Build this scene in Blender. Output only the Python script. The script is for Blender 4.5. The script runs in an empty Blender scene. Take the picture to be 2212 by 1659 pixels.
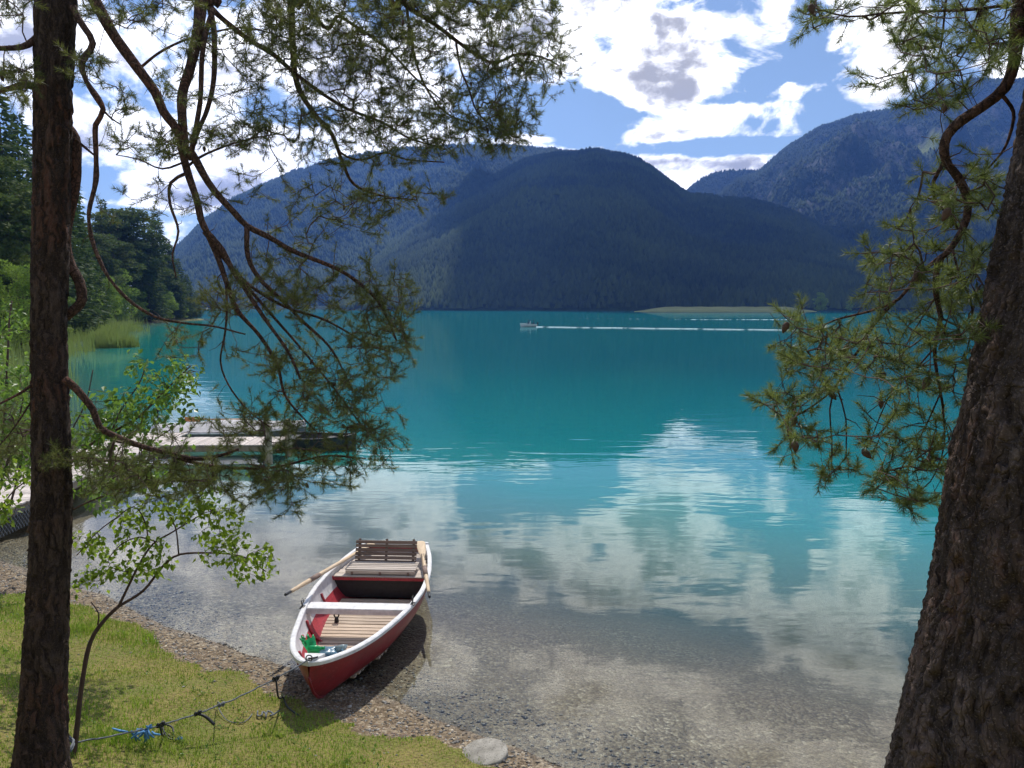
import bpy, math, random
import numpy as np
from mathutils import Vector, noise as mnoise

rng = np.random.default_rng(7)
random.seed(7)
sc = bpy.context.scene
COL = sc.collection
R = math.radians

# ------------------------------------------------------------------ camera
F = 1662.0
CX, CY = 1106.0, 829.5
PITCH = R(5.73)
CAM = np.array([0.0, 0.0, 4.0])
cp, sp = math.cos(PITCH), math.sin(PITCH)

def ray(x, y):
    u = (np.asarray(x, float) - CX) / F
    v = (CY - np.asarray(y, float)) / F
    return np.stack([u, cp + v * sp, -sp + v * cp], -1)

def W(x, y, t):
    """world point seen at (x, y), t metres deep"""
    return CAM + ray(x, y) * np.asarray(t, float)[..., None]

def G(x, y, z=0.0):
    """world point seen at (x, y) on the level z"""
    d = ray(x, y)
    return CAM + d * ((z - 4.0) / d[..., 2])[..., None]

def GO(x, y, z=0.0):
    return G(np.asarray(x, float) / 1.3562, np.asarray(y, float) / 1.3562, z)

cd = bpy.data.cameras.new('camera')
cam = bpy.data.objects.new('camera', cd)
COL.objects.link(cam)
cam.location = CAM
cam.rotation_euler = (R(90) - PITCH, 0, 0)
cd.sensor_width = 36
cd.lens = 36 * F / 2212.0
cd.clip_start = 0.05
cd.clip_end = 30000
sc.camera = cam

# ------------------------------------------------------------------ object helpers
def tag(o, label=None, cat=None, group=None, kind=None):
    if label: o['label'] = label
    if cat: o['category'] = cat
    if group: o['group'] = group
    if kind: o['kind'] = kind
    return o

def empty(name, loc=(0, 0, 0), rz=0.0):
    o = bpy.data.objects.new(name, None)
    COL.objects.link(o)
    o.location = loc
    o.rotation_euler = (0, 0, rz)
    o.empty_display_size = 0.2
    return o

def mesh(name, V, Fc, mats, parent=None, mi=None, smooth=False, attrs=None):
    """V Nx3, Fc: ndarray MxK or list of tuples"""
    V = np.ascontiguousarray(V, np.float32).reshape(-1, 3)
    me = bpy.data.meshes.new(name)
    if isinstance(Fc, np.ndarray):
        M, K = Fc.shape
        me.vertices.add(len(V)); me.vertices.foreach_set('co', V.ravel())
        me.loops.add(M * K); me.loops.foreach_set('vertex_index', Fc.astype(np.int32).ravel())
        me.polygons.add(M); me.polygons.foreach_set('loop_start', np.arange(M, dtype=np.int32) * K)
        me.update(calc_edges=True)
    else:
        me.from_pydata(V.tolist(), [], [tuple(int(i) for i in f) for f in Fc])
    if not isinstance(mats, (list, tuple)): mats = [mats]
    for m in mats: me.materials.append(m)
    if mi is not None:
        me.polygons.foreach_set('material_index', np.asarray(mi, np.int32))
    if smooth:
        me.polygons.foreach_set('use_smooth', np.ones(len(me.polygons), bool))
    if attrs:
        for k, a in attrs.items():
            at = me.attributes.new(k, 'FLOAT', 'POINT')
            at.data.foreach_set('value', np.ascontiguousarray(a, np.float32).ravel())
    me.update()
    o = bpy.data.objects.new(name, me)
    COL.objects.link(o)
    if parent is not None: o.parent = parent
    return o

class MB:
    """collects pieces of one mesh"""
    def __init__(s): s.V = []; s.F = []; s.M = []; s.n = 0
    def add(s, V, Fc, m=0):
        V = np.asarray(V, float).reshape(-1, 3)
        for f in Fc:
            s.F.append(tuple(int(i) + s.n for i in f)); s.M.append(m)
        s.V.append(V); s.n += len(V)
        return s
    def box(s, c, d, m=0, rot=None, bev=0.0):
        x, y, z = [q / 2 for q in d]
        if bev > 0:
            b = min(bev, x * .9, y * .9, z * .9)
            P = []
            for sx in (-1, 1):
                for sy in (-1, 1):
                    for sz in (-1, 1):
                        P += [(sx * x, sy * (y - b), sz * (z - b)), (sx * (x - b), sy * y, sz * (z - b)), (sx * (x - b), sy * (y - b), sz * z)]
            V = np.array(P)
            I = lambda sx, sy, sz, k: ((sx * 4 + sy * 2 + sz) * 3 + k)
            Fc = []
            for a in (0, 1):
                Fc.append([I(a, 0, 0, 0), I(a, 1, 0, 0), I(a, 1, 1, 0), I(a, 0, 1, 0)])
                Fc.append([I(0, a, 0, 1), I(1, a, 0, 1), I(1, a, 1, 1), I(0, a, 1, 1)])
                Fc.append([I(0, 0, a, 2), I(1, 0, a, 2), I(1, 1, a, 2), I(0, 1, a, 2)])
            for a in (0, 1):
                for b_ in (0, 1):
                    Fc.append([I(0, a, b_, 1), I(1, a, b_, 1), I(1, a, b_, 2), I(0, a, b_, 2)])
                    Fc.append([I(a, 0, b_, 0), I(a, 1, b_, 0), I(a, 1, b_, 2), I(a, 0, b_, 2)])
                    Fc.append([I(a, b_, 0, 0), I(a, b_, 1, 0), I(a, b_, 1, 1), I(a, b_, 0, 1)])
            for a in (0, 1):
                for b_ in (0, 1):
                    for c_ in (0, 1):
                        Fc.append([I(a, b_, c_, 0), I(a, b_, c_, 1), I(a, b_, c_, 2)])
        else:
            V = np.array([(a * x, b_ * y, c_ * z) for a in (-1, 1) for b_ in (-1, 1) for c_ in (-1, 1)])
            Fc = [(0, 1, 3, 2), (4, 6, 7, 5), (0, 4, 5, 1), (2, 3, 7, 6), (0, 2, 6, 4), (1, 5, 7, 3)]
        if rot is not None: V = V @ np.asarray(rot).T
        return s.add(V + np.asarray(c, float), Fc, m)
    def tube(s, pts, rad, n=8, m=0, cap=True, flat=None):
        V, Fc = tube(pts, rad, n, cap, flat)
        return s.add(V, Fc, m)
    def build(s, name, mats, parent=None, smooth=False):
        o = mesh(name, np.concatenate(s.V), s.F, mats, parent, s.M, smooth)
        return o

def rotz(a):
    c, s_ = math.cos(a), math.sin(a)
    return np.array([[c, -s_, 0], [s_, c, 0], [0, 0, 1.0]])
def rotx(a):
    c, s_ = math.cos(a), math.sin(a)
    return np.array([[1.0, 0, 0], [0, c, -s_], [0, s_, c]])

def frames(P):
    P = np.asarray(P, float)
    T = np.gradient(P, axis=0)
    T /= np.linalg.norm(T, axis=1)[:, None] + 1e-12
    ref = np.array([0, 0, 1.0]) if abs(T[0][2]) < .9 else np.array([1.0, 0, 0])
    N = np.zeros_like(P)
    n = np.cross(T[0], ref); n /= np.linalg.norm(n)
    for i in range(len(P)):
        n = n - T[i] * np.dot(n, T[i]); n /= np.linalg.norm(n) + 1e-12
        N[i] = n
    return T, N, np.cross(T, N)

def tube(pts, rad, n=8, cap=True, flat=None):
    P = np.asarray(pts, float); k = len(P)
    r = np.broadcast_to(np.asarray(rad, float), (k,))
    T, N, B = frames(P)
    a = np.arange(n) * 2 * np.pi / n
    fa, fb = (1, 1) if flat is None else flat
    V = P[:, None, :] + r[:, None, None] * (np.cos(a)[None, :, None] * N[:, None, :] * fa + np.sin(a)[None, :, None] * B[:, None, :] * fb)
    V = V.reshape(-1, 3)
    Fc = [(i * n + j, i * n + (j + 1) % n, (i + 1) * n + (j + 1) % n, (i + 1) * n + j) for i in range(k - 1) for j in range(n)]
    if cap:
        Fc.append(tuple(range(n))[::-1]); Fc.append(tuple((k - 1) * n + j for j in range(n)))
    return V, Fc

def smoothline(P, step=0.06, wig=0.0, seed=0):
    """Catmull-Rom through P (NxK, extra columns follow), resampled"""
    P = np.asarray(P, float)
    Q = np.vstack([2 * P[0] - P[1], P, 2 * P[-1] - P[-2]])
    out = []
    for i in range(1, len(Q) - 2):
        p0, p1, p2, p3 = Q[i - 1], Q[i], Q[i + 1], Q[i + 2]
        n = max(2, int(np.linalg.norm((p2 - p1)[:3]) / step))
        for t in np.arange(n) / n:
            out.append(.5 * ((2 * p1) + (-p0 + p2) * t + (2 * p0 - 5 * p1 + 4 * p2 - p3) * t * t + (-p0 + 3 * p1 - 3 * p2 + p3) * t ** 3))
    out.append(P[-1])
    out = np.array(out)
    if wig > 0:
        for i in range(len(out)):
            q = Vector(out[i, :3] * 3.1) + Vector((seed * 7.3, 0, 0))
            out[i, :3] += np.array(mnoise.noise_vector(q)) * wig
    return out

def unit(n):
    v = rng.normal(size=(n, 3)); return v / np.linalg.norm(v, axis=1)[:, None]
def nrm(v): return v / (np.linalg.norm(v, axis=-1, keepdims=True) + 1e-12)

# ------------------------------------------------------------------ material helper
class NT:
    def __init__(s, name, world=False):
        if world:
            s.m = bpy.data.worlds.new(name); s.m.use_nodes = True
        else:
            s.m = bpy.data.materials.new(name); s.m.use_nodes = True
        s.t = s.m.node_tree; s.t.nodes.clear()
        s.out = s.t.nodes.new('ShaderNodeOutputWorld' if world else 'ShaderNodeOutputMaterial')
    def n(s, kind, ins=None, **props):
        nd = s.t.nodes.new('ShaderNode' + kind)
        for k, v in props.items(): setattr(nd, k, v)
        for k, v in (ins or {}).items():
            sock = nd.inputs[k]
            if isinstance(v, bpy.types.NodeSocket): s.t.links.new(v, sock)
            elif isinstance(v, bpy.types.Node): s.t.links.new(v.outputs[0], sock)
            else:
                if sock.type == 'RGBA' and len(v) == 3: v = (*v, 1)
                sock.default_value = v
        return nd
    def math(s, op, a, b=None, c=None, clamp=False):
        ins = {0: a}
        if b is not None: ins[1] = b
        if c is not None: ins[2] = c
        return s.n('Math', ins, operation=op, use_clamp=clamp).outputs[0]
    def vmath(s, op, a, b=None):
        ins = {0: a}
        if b is not None: ins[1] = b
        return s.n('VectorMath', ins, operation=op)
    def noise(s, vec, scale, detail=4, rough=.5, dist=0):
        return s.n('TexNoise', {'Vector': vec, 'Scale': scale, 'Detail': detail, 'Roughness': rough, 'Distortion': dist})
    def mix(s, f, a, b):
        nd = s.t.nodes.new('ShaderNodeMix'); nd.data_type = 'RGBA'
        for k, v in ((0, f), (6, a), (7, b)):
            sock = nd.inputs[k]
            if isinstance(v, bpy.types.NodeSocket): s.t.links.new(v, sock)
            elif k == 0: sock.default_value = v
            else: sock.default_value = (*v, 1) if len(v) == 3 else v
        return nd.outputs[2]
    def ramp(s, f, stops, interp='LINEAR'):
        nd = s.t.nodes.new('ShaderNodeValToRGB')
        s.t.links.new(f, nd.inputs[0])
        cr = nd.color_ramp; cr.interpolation = interp
        while len(cr.elements) < len(stops): cr.elements.new(.5)
        for e, (p, c) in zip(cr.elements, stops):
            e.position = p; e.color = (*c, 1) if len(c) == 3 else c
        return nd.outputs[0]
    def mr(s, v, a, b, c=0.0, d=1.0, smooth=False):
        nd = s.n('MapRange', {'Value': v, 'From Min': a, 'From Max': b, 'To Min': c, 'To Max': d})
        if smooth: nd.interpolation_type = 'SMOOTHSTEP'
        return nd.outputs[0]
    def pos(s): return s.n('NewGeometry').outputs['Position']
    def obj(s): return s.n('TexCoord').outputs['Object']
    def mapping(s, v, scale=(1, 1, 1), loc=(0, 0, 0), rot=(0, 0, 0)):
        return s.n('Mapping', {'Vector': v, 'Scale': scale, 'Location': loc, 'Rotation': rot}).outputs[0]
    def bump(s, h, strength=.5, dist=.01, normal=None):
        ins = {'Height': h, 'Strength': strength, 'Distance': dist}
        if normal is not None: ins['Normal'] = normal
        return s.n('Bump', ins).outputs[0]
    def attr(s, name): return s.n('Attribute', attribute_name=name).outputs['Fac']
    def surf(s, sh): s.t.links.new(sh.outputs[0] if isinstance(sh, bpy.types.Node) else sh, s.out.inputs['Surface']); return s.m
    def pbsdf(s, **kw):
        names = {'color': 'Base Color', 'rough': 'Roughness', 'metal': 'Metallic', 'normal': 'Normal', 'spec': 'Specular IOR Level', 'trans': 'Transmission Weight', 'alpha': 'Alpha', 'coat': 'Coat Weight', 'ior': 'IOR'}
        return s.n('BsdfPrincipled', {names[k]: v for k, v in kw.items()})

def m_simple(name, col, rough=.6, var=.15, scale=8, bump=.0, bd=.005, metal=0.0, spec=.4, stretch=(1, 1, 1)):
    t = NT(name)
    v = t.mapping(t.obj(), stretch)
    nz = t.noise(v, scale, 6, .6).outputs[0]
    c = t.mix(t.mr(nz, .3, .7), tuple(q * (1 - var) for q in col), tuple(min(1, q * (1 + var)) for q in col))
    kw = dict(color=c, rough=rough, metal=metal, spec=spec)
    if bump: kw['normal'] = t.bump(nz, bump, bd)
    return t.surf(t.pbsdf(**kw))

def m_leaf(name, c1, c2, trans=.45, rough=.5, tcol=None, scale=3, spec=.3):
    t = NT(name)
    ri = t.n('NewGeometry').outputs['Random Per Island']
    nz = t.noise(t.pos(), scale, 2).outputs[0]
    f = t.math('ADD', t.math('MULTIPLY', ri, .65), t.math('MULTIPLY', t.mr(nz, .35, .65), .35))
    c = t.mix(f, c1, c2)
    b = t.pbsdf(color=c, rough=rough, spec=spec)
    if trans <= 0: return t.surf(b)
    tc = t.mix(.5, c, tcol) if tcol else c
    tr = t.n('BsdfTranslucent', {'Color': tc})
    return t.surf(t.n('MixShader', {0: trans, 1: b, 2: tr}))

def m_wood(name, c1, c2, axis=0, rough=.75, scale=1.0, bump=.4):
    t = NT(name)
    st = [14, 14, 14]; st[axis] = 1.2
    v = t.mapping(t.obj(), tuple(q * scale for q in st))
    ri = t.n('NewGeometry').outputs['Random Per Island']
    v2 = t.vmath('ADD', v, t.n('CombineXYZ', {0: t.math('MULTIPLY', ri, 37.0), 1: t.math('MULTIPLY', ri, 19.0), 2: 0.0}).outputs[0]).outputs[0]
    nz = t.noise(v2, 2.0, 8, .65, .6).outputs[0]
    c = t.mix(t.mr(nz, .3, .68), c1, c2)
    sh = t.math('ADD', .8, t.math('MULTIPLY', ri, .4))
    c = t.n('MixRGB', {0: 1.0, 1: c, 2: t.n('CombineXYZ', {0: sh, 1: sh, 2: sh}).outputs[0]}, blend_type='MULTIPLY').outputs[0]
    return t.surf(t.pbsdf(color=c, rough=rough, normal=t.bump(nz, bump, .003), spec=.3))

def m_bark(name, c1, c2, c3, sx=9.0, sz=1.6, bump=1.0, bd=.02):
    """furrowed bark: plates, furrows, flakes"""
    t = NT(name)
    p = t.obj()
    w = t.noise(p, 3.0, 4, .6).outputs['Color']
    p2 = t.vmath('ADD', p, t.vmath('MULTIPLY', w, (.25, .25, .5)).outputs[0]).outputs[0]
    v = t.mapping(p2, (sx, sx, sz))
    vo = t.n('TexVoronoi', {'Vector': v, 'Scale': 1.0}, feature='DISTANCE_TO_EDGE').outputs[0]
    fine = t.noise(t.mapping(p, (sx * 3, sx * 3, sz * 5)), 1.6, 8, .7).outputs[0]
    furrow = t.mr(vo, .0, .22, 0, 1, True)
    big = t.noise(p, 1.7, 3, .5).outputs[0]
    fl = t.n('TexVoronoi', {'Vector': t.mapping(p2, (sx * 4.5, sx * 4.5, sz * 5)), 'Scale': 1.0}, feature='DISTANCE_TO_EDGE').outputs[0]
    flk = t.mr(fl, 0, .12)
    grain = t.noise(p, 130, 4, .7).outputs[0]
    c = t.mix(t.mr(fine, .3, .7), c1, c2)
    c = t.mix(t.math('MULTIPLY', t.mr(big, .45, .65), t.mr(fine, .35, .6)), c, c3)
    c = t.mix(furrow, tuple(q * .62 for q in c1), c)
    c = t.mix(t.math('MULTIPLY', t.mr(flk, 1, 0), .45), c, tuple(q * .5 for q in c1))
    c = t.mix(t.mr(grain, .55, .75), c, tuple(min(1, q * 1.5) for q in c2))
    h = t.math('ADD', t.math('ADD', t.math('MULTIPLY', furrow, .7), t.math('MULTIPLY', fine, .5)), t.math('ADD', t.math('MULTIPLY', flk, .22), t.math('MULTIPLY', grain, .16)))
    return t.surf(t.pbsdf(color=c, rough=.92, spec=.15, normal=t.bump(h, bump, bd)))

M = {}
M['bark_near'] = m_bark('bark_grey_brown', (.10, .075, .062), (.20, .155, .130), (.15, .085, .060), 8, 2.2, 1.0, .03)
M['bark_left'] = m_bark('bark_dark', (.060, .042, .033), (.115, .080, .062), (.13, .055, .035), 14, 1.5, 1.0, .02)
M['bark_red'] = m_bark('bark_reddish', (.075, .048, .038), (.20, .115, .085), (.20, .075, .045), 30, 12, 1.0, .008)
M['bark_twig'] = m_simple('twig_bark', (.085, .052, .040), .9, .3, 20)
M['needle'] = m_leaf('pine_needles', (.050, .072, .022), (.185, .205, .055), .48, .45, (.20, .22, .05), 1.2)
M['needle_r'] = m_leaf('pine_needles_right', (.060, .100, .028), (.210, .245, .066), .48, .42, (.22, .26, .06), 2)
M['leaf_lime'] = m_leaf('lime_leaves', (.10, .19, .020), (.26, .36, .035), .55, .4, (.34, .46, .04))
M['leaf_bush'] = m_leaf('bush_leaves', (.07, .15, .022), (.18, .29, .045), .5, .35, (.22, .36, .05))
M['spruce'] = m_leaf('spruce_foliage', (.036, .066, .024), (.110, .150, .044), .34, .7, (.06, .10, .02), .4, .15)
M['pinefar'] = m_leaf('far_pine_foliage', (.048, .076, .026), (.135, .165, .045), .36, .7, (.08, .12, .02), .4, .15)
M['decid'] = m_leaf('broadleaf_foliage', (.12, .20, .030), (.32, .42, .07), .5, .6, (.16, .24, .04), .4, .15)
M['grass'] = m_leaf('grass_blades', (.11, .21, .018), (.40, .43, .070), .4, .55, (.30, .36, .05), 2.2, .2)
def m_lawn():
    t = NT('grass_blades')
    ri = t.n('NewGeometry').outputs['Random Per Island']; p = t.pos()
    a = t.noise(p, 1.1, 4, .6).outputs[0]; b = t.noise(p, 5.5, 4, .65).outputs[0]
    c = t.mix(ri, (.11, .26, .014), (.34, .48, .045))
    dry = t.mix(ri, (.26, .22, .05), (.52, .46, .15))
    c = t.mix(t.math('ADD', t.math('MULTIPLY', t.mr(a, .45, .65), .40), t.math('MULTIPLY', t.mr(b, .52, .70), .50)), c, dry)
    sh = t.n('BsdfTranslucent', {'Color': t.mix(.5, c, (.28, .38, .04))})
    return t.surf(t.n('MixShader', {0: .4, 1: t.pbsdf(color=c, rough=.55, spec=.2), 2: sh}))
M['grass'] = m_lawn()
M['reed'] = m_leaf('reed_blades', (.12, .17, .05), (.24, .29, .10), .4, .6, (.22, .30, .06), .2, .2)
M['rope'] = m_simple('grey_rope', (.16, .17, .18), .9, .3, 60, .5)
M['blue'] = m_simple('blue_cord', (.10, .27, .50), .8, .35, 40, .4)
M['white_paint'] = m_simple('weathered_white_paint', (.66, .645, .62), .5, .20, 11, .2, .002)
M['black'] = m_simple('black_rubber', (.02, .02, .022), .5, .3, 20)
M['iron'] = m_simple('dark_iron', (.09, .085, .08), .5, .3, 40, .2, .001, .7)
M['seatwood'] = m_wood('pale_weathered_wood', (.42, .35, .29), (.62, .54, .46), 0)
M['backwood'] = m_wood('brown_weathered_wood', (.14, .095, .075), (.27, .19, .15), 0)
M['floorwood'] = m_wood('dry_floor_boards', (.30, .225, .165), (.60, .48, .36), 0)
M['oarwood'] = m_wood('oar_wood', (.50, .37, .23), (.68, .53, .36), 1)
M['dockwood'] = m_wood('bleached_dock_boards', (.40, .345, .30), (.66, .58, .51), 1, scale=.6)
M['postwood'] = m_wood('dock_post_wood', (.30, .23, .16), (.48, .38, .28), 2, scale=.6)

# ------------------------------------------------------------------ sun and sky
SUN_AZ, SUN_EL = R(2.5), R(54)
sdir = np.array([math.sin(SUN_AZ) * math.cos(SUN_EL), math.cos(SUN_AZ) * math.cos(SUN_EL), math.sin(SUN_EL)])
ld = bpy.data.lights.new('sun', 'SUN'); ld.energy = 4.6; ld.angle = R(.53); ld.color = (1, .955, .89)
lo = bpy.data.objects.new('sun', ld); COL.objects.link(lo)
lo.rotation_euler = Vector(-sdir).to_track_quat('-Z', 'Y').to_euler()
lo.location = (0, 0, 60)

def pix_azel(x, y):
    d = ray(x, y); d = d / np.linalg.norm(d)
    return math.atan2(d[0], d[1]), math.asin(d[2])

def build_world():
    t = NT('World', True)
    sc.world = t.m
    sky = t.n('TexSky', sky_type='NISHITA', sun_disc=False, sun_elevation=SUN_EL, sun_rotation=SUN_AZ, altitude=900, air_density=1.0, dust_density=.5, ozone_density=2.5)
    bg = t.n('Background', {0: sky.outputs[0], 1: .13})
    d = t.n('TexCoord').outputs['Generated']
    sx = t.n('SeparateXYZ', {0: d})
    x, y, z = sx.outputs
    az = t.math('ARCTAN2', x, y)
    el = t.math('ARCSINE', z)
    # flat cloud layer seen in perspective
    zz = t.math('ADD', t.math('MAXIMUM', z, 0.0), .16)
    pl = t.n('CombineXYZ', {0: t.math('DIVIDE', x, zz), 1: t.math('DIVIDE', y, zz), 2: 0.0}).outputs[0]
    ae = t.n('CombineXYZ', {0: az, 1: t.math('MULTIPLY', el, 1.5), 2: 0.0}).outputs[0]
    nA = t.noise(ae, 8.0, 7, .60, .3).outputs[0]
    nB = t.noise(t.mapping(pl, (1, 1, 1), (3.1, 1.7, 0)), 1.5, 2, .5).outputs[0]
    nC = t.noise(ae, 30.0, 3, .6, .3).outputs[0]
    # where the cloud banks stand: (x, y, rx, ry, weight) in picture terms turned into azimuth/elevation
    blobs = [
        (1480, 60, 240, 90, .30), (1620, 95, 120, 55, .26), (1340, 190, 120, 62, .26), (1250, 40, 130, 80, .26), (1440, 165, 130, 50, .18),
        (1560, 248, 150, 26, .26), (1650, 288, 110, 16, .20), (1705, 190, 42, 17, .30), (1440, 290, 70, 12, .22),
        (1880, 95, 90, 85, .28), (1900, 200, 75, 30, .26),
        (1480, 372, 150, 34, .40), (1220, 345, 90, 22, .28), (1160, 300, 50, 12, .26),
        (330, 380, 170, 55, .36), (520, 350, 200, 60, .32), (200, 260, 90, 45, .24), (300, 120, 330, 120, .22), (780, 170, 300, 110, .20), (640, 340, 120, 45, .3), (900, 320, 200, 40, .26), (190, 445, 60, 30, .2), (1000, 60, 120, 60, .16),
        (2130, 120, 130, 60, .2),
        (450, -170, 330, 110, .26), (1050, -200, 300, 80, .30), (1450, -330, 300, 90, .30), (1850, -170, 180, 70, .26), (700, -460, 400, 90, .28), (1250, -600, 320, 100, .28), (1900, -480, 240, 90, .26), (1500, -800, 900, 140, .14)]
    holes = [(1230, 245, 100, 42, .36), (1530, 322, 160, 14, .26), (1745, 90, 34, 70, .30), (1500, 0, 60, 22, .16), (620, 245, 90, 30, .14), (210, 380, 50, 40, .25), (260, 460, 120, 12, .2), (1800, 285, 70, 50, .36), (1060, 225, 60, 50, .25), (1650, 170, 30, 20, .2), (1420, 20, 60, 18, .2), (1380, 250, 60, 14, .14), (1560, 218, 90, 9, .14), (1590, 20, 40, 30, .2), (1120, -90, 150, 40, .2), (1500, -130, 200, 45, .25), (1750, -330, 130, 70, .22), (900, -330, 180, 50, .2)]
    aev = t.n('CombineXYZ', {0: az, 1: el, 2: 0.0}).outputs[0]
    acc = None
    for sgn, L in ((1, blobs), (-1, holes)):
        for (px, py, rx, ry, wgt) in L:
            a0, e0 = pix_azel(px, py)
            a1, e1 = pix_azel(px + rx, py); a2, e2 = pix_azel(px, py - ry)
            ra, re = abs(a1 - a0), abs(e2 - e0)
            mp = t.n('Mapping', {'Vector': aev, 'Location': (-a0 / (ra * 1.75), -e0 / (re * 1.75), 0), 'Scale': (1 / (ra * 1.75), 1 / (re * 1.75), 0)}).outputs[0]
            g = t.n('TexGradient', {'Vector': mp}, gradient_type='SPHERICAL').outputs['Fac']
            acc = t.math('MULTIPLY_ADD', g, wgt * sgn * (.95 if sgn > 0 else 1.25), 0.0 if acc is None else acc)
    acc = t.math('MINIMUM', acc, .22)
    dens = t.math('ADD', t.math('ADD', acc, t.math('MULTIPLY', t.math('SUBTRACT', nA, .5), 1.25)), t.math('MULTIPLY', t.math('SUBTRACT', nB, .5), .30))
    dens = t.math('ADD', dens, t.math('MULTIPLY', t.math('SUBTRACT', nC, .5), .24))
    alpha = t.mr(dens, .02, .19, 0, 1, True)
    # thick middles are greyer than the sunlit rims
    nD = t.noise(t.mapping(ae, (1, 1.25, 1), (.0, .035, 0)), 12, 5, .6, .3).outputs[0]
    thick = t.mr(t.math('ADD', dens, t.math('MULTIPLY', t.math('SUBTRACT', nD, .5), 1.15)), .14, .46, 0, 1, True)
    col = t.mix(thick, (1.0, .99, .98), (.64, .64, .69))
    st = t.mr(thick, 0, 1, 2.5, .95)
    cl = t.n('Background', {0: col, 1: st})
    mx = t.n('MixShader', {0: alpha, 1: bg, 2: cl})
    t.t.links.new(mx.outputs[0], t.out.inputs['Surface'])
build_world()
sc.view_settings.view_transform = 'Standard'
sc.view_settings.look = 'None'
sc.view_settings.exposure = 0
sc.view_settings.gamma = 1

# ------------------------------------------------------------------ shoreline and ground height
sh_px = [(1650, 2250), (1550, 2208), (1450, 2170), (1300, 2110), (1180, 2060), (1000, 2005), (830, 1945), (700, 1900), (600, 1868), (480, 1835), (380, 1785), (300, 1740), (190, 1712), (100, 1680), (0, 1640)]
shore = [(60, -12), (20, -1), (8, 3.4), (3, 5.3)]
shore += [tuple(GO(a, b, 0)[:2]) for a, b in sh_px]
shore += [(-9.6, 12.6), (-12, 15.5), (-16, 20), (-24, 29), (-36, 48), (-52, 84), (-60, 110), (-78, 150), (-90, 185), (-96, 220), (-98, 248), (-112, 262), (-200, 285), (-3000, 600)]
SH = np.array(shore, float)
land_poly = np.vstack([SH, [(-3000, -60), (60, -60)]])

def pip(X, Y, poly):
    ins = np.zeros(X.shape, bool)
    j = len(poly) - 1
    for i in range(len(poly)):
        xi, yi = poly[i]; xj, yj = poly[j]
        with np.errstate(divide='ignore', invalid='ignore'):
            c = ((yi > Y) != (yj > Y)) & (X < (xj - xi) * (Y - yi) / (yj - yi + 1e-30) + xi)
        ins ^= c
        j = i
    return ins

def sdist(X, Y):
    """distance from the waterline, positive on land"""
    D = np.full(X.shape, 1e9)
    for a, b in zip(SH[:-1], SH[1:]):
        ab = b - a; L = ab @ ab
        t = np.clip(((X - a[0]) * ab[0] + (Y - a[1]) * ab[1]) / L, 0, 1)
        D = np.minimum(D, (X - a[0] - t * ab[0]) ** 2 + (Y - a[1] - t * ab[1]) ** 2)
    D = np.sqrt(D)
    return np.where(pip(X, Y, land_poly), D, -D)

def lump(X, Y):
    return (np.sin(X * 2.1 + 1.3 * np.sin(Y * 1.3)) * np.cos(Y * 1.7 + X * .6) * .03 + np.sin(X * 5.3 + Y * 2.2) * np.sin(Y * 6.1 - X * 3.1) * .012)

def ground_z(X, Y):
    X = np.asarray(X, float); Y = np.asarray(Y, float)
    s = sdist(X, Y)
    sl = np.maximum(s, 0); sw = np.maximum(-s, 0)
    zl = .10 * sl + .036 * np.minimum(sl, 8) ** 2 + np.maximum(sl - 8, 0) * .25
    far = np.clip((np.hypot(X, Y) - 16) / 20, 0, 1)
    zl = zl * (1 - far) + far * (.05 * np.minimum(sl, 30) + .3 * np.minimum(sl / 3, 1))
    zw = -(.10 * sw + .018 * np.minimum(sw, 14) ** 2)
    zw = np.maximum(zw, -9)
    return np.where(s > 0, zl, zw) + lump(X, Y) * np.clip(np.abs(s) / .6, 0.15, 1)

def on_ground(x, y):
    """world point where the line of sight meets the ground"""
    d = ray(x, y)
    lo_, hi = 2.0, 400.0
    ts = np.geomspace(lo_, hi, 900)
    P = CAM[None] + ts[:, None] * d[None]
    z = ground_z(P[:, 0], P[:, 1])
    k = np.argmax(P[:, 2] < z)
    if k == 0: return G(x, y, 0)
    a, b = ts[k - 1], ts[k]
    for _ in range(14):
        m = (a + b) / 2; p = CAM + d * m
        if p[2] < ground_z(p[0:1], p[1:2])[0]: b = m
        else: a = m
    return CAM + d * b

gr_px = [(-500, 1700), (-60, 1735), (100, 1745), (190, 1765), (300, 1800), (384, 1816), (434, 1857), (412, 1885), (497, 1920), (574, 1957), (696, 1984), (705, 2004), (768, 2022), (827, 2040), (866, 2092), (954, 2108), (1000, 2146), (1090, 2137), (1226, 2169), (1316, 2196), (1407, 2228), (1440, 2255)]
gp = [on_ground(a / 1.3562, b / 1.3562)[:2] for a, b in gr_px]
grass_poly = np.array([(-9.8, 10.2)] + gp + [(1.0, 5.0), (4, 3.6), (9, 1.5), (9, -6), (-16, -6), (-16, 8)])

def warp(X, Y):
    return X + .13 * np.sin(Y * 5 + X * 3.1) + .05 * np.sin(X * 13 + Y * 7), Y + .10 * np.cos(X * 6.3 + Y * 2) + .05 * np.sin(Y * 15 - X * 6)

def axis(lo, hi, c0, c1, fine, growth=1.07):
    xs = list(np.arange(c0, c1 + fine, fine))
    d = fine; x = xs[-1]
    while x < hi: d *= growth; x += d; xs.append(x)
    d = fine; x = xs[0]; pre = []
    while x > lo: d *= growth; x -= d; pre.append(x)
    return np.array(pre[::-1] + xs)

def grid(name, xs, ys, zf, mats, **kw):
    X, Y = np.meshgrid(xs, ys)
    Z, at = zf(X, Y)
    nx, ny = len(xs), len(ys)
    i = np.arange(nx * ny).reshape(ny, nx)
    Fq = np.stack([i[:-1, :-1], i[:-1, 1:], i[1:, 1:], i[1:, :-1]], -1).reshape(-1, 4)
    return mesh(name, np.stack([X, Y, Z], -1).reshape(-1, 3), Fq, mats, attrs=at, smooth=True, **kw)

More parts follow.
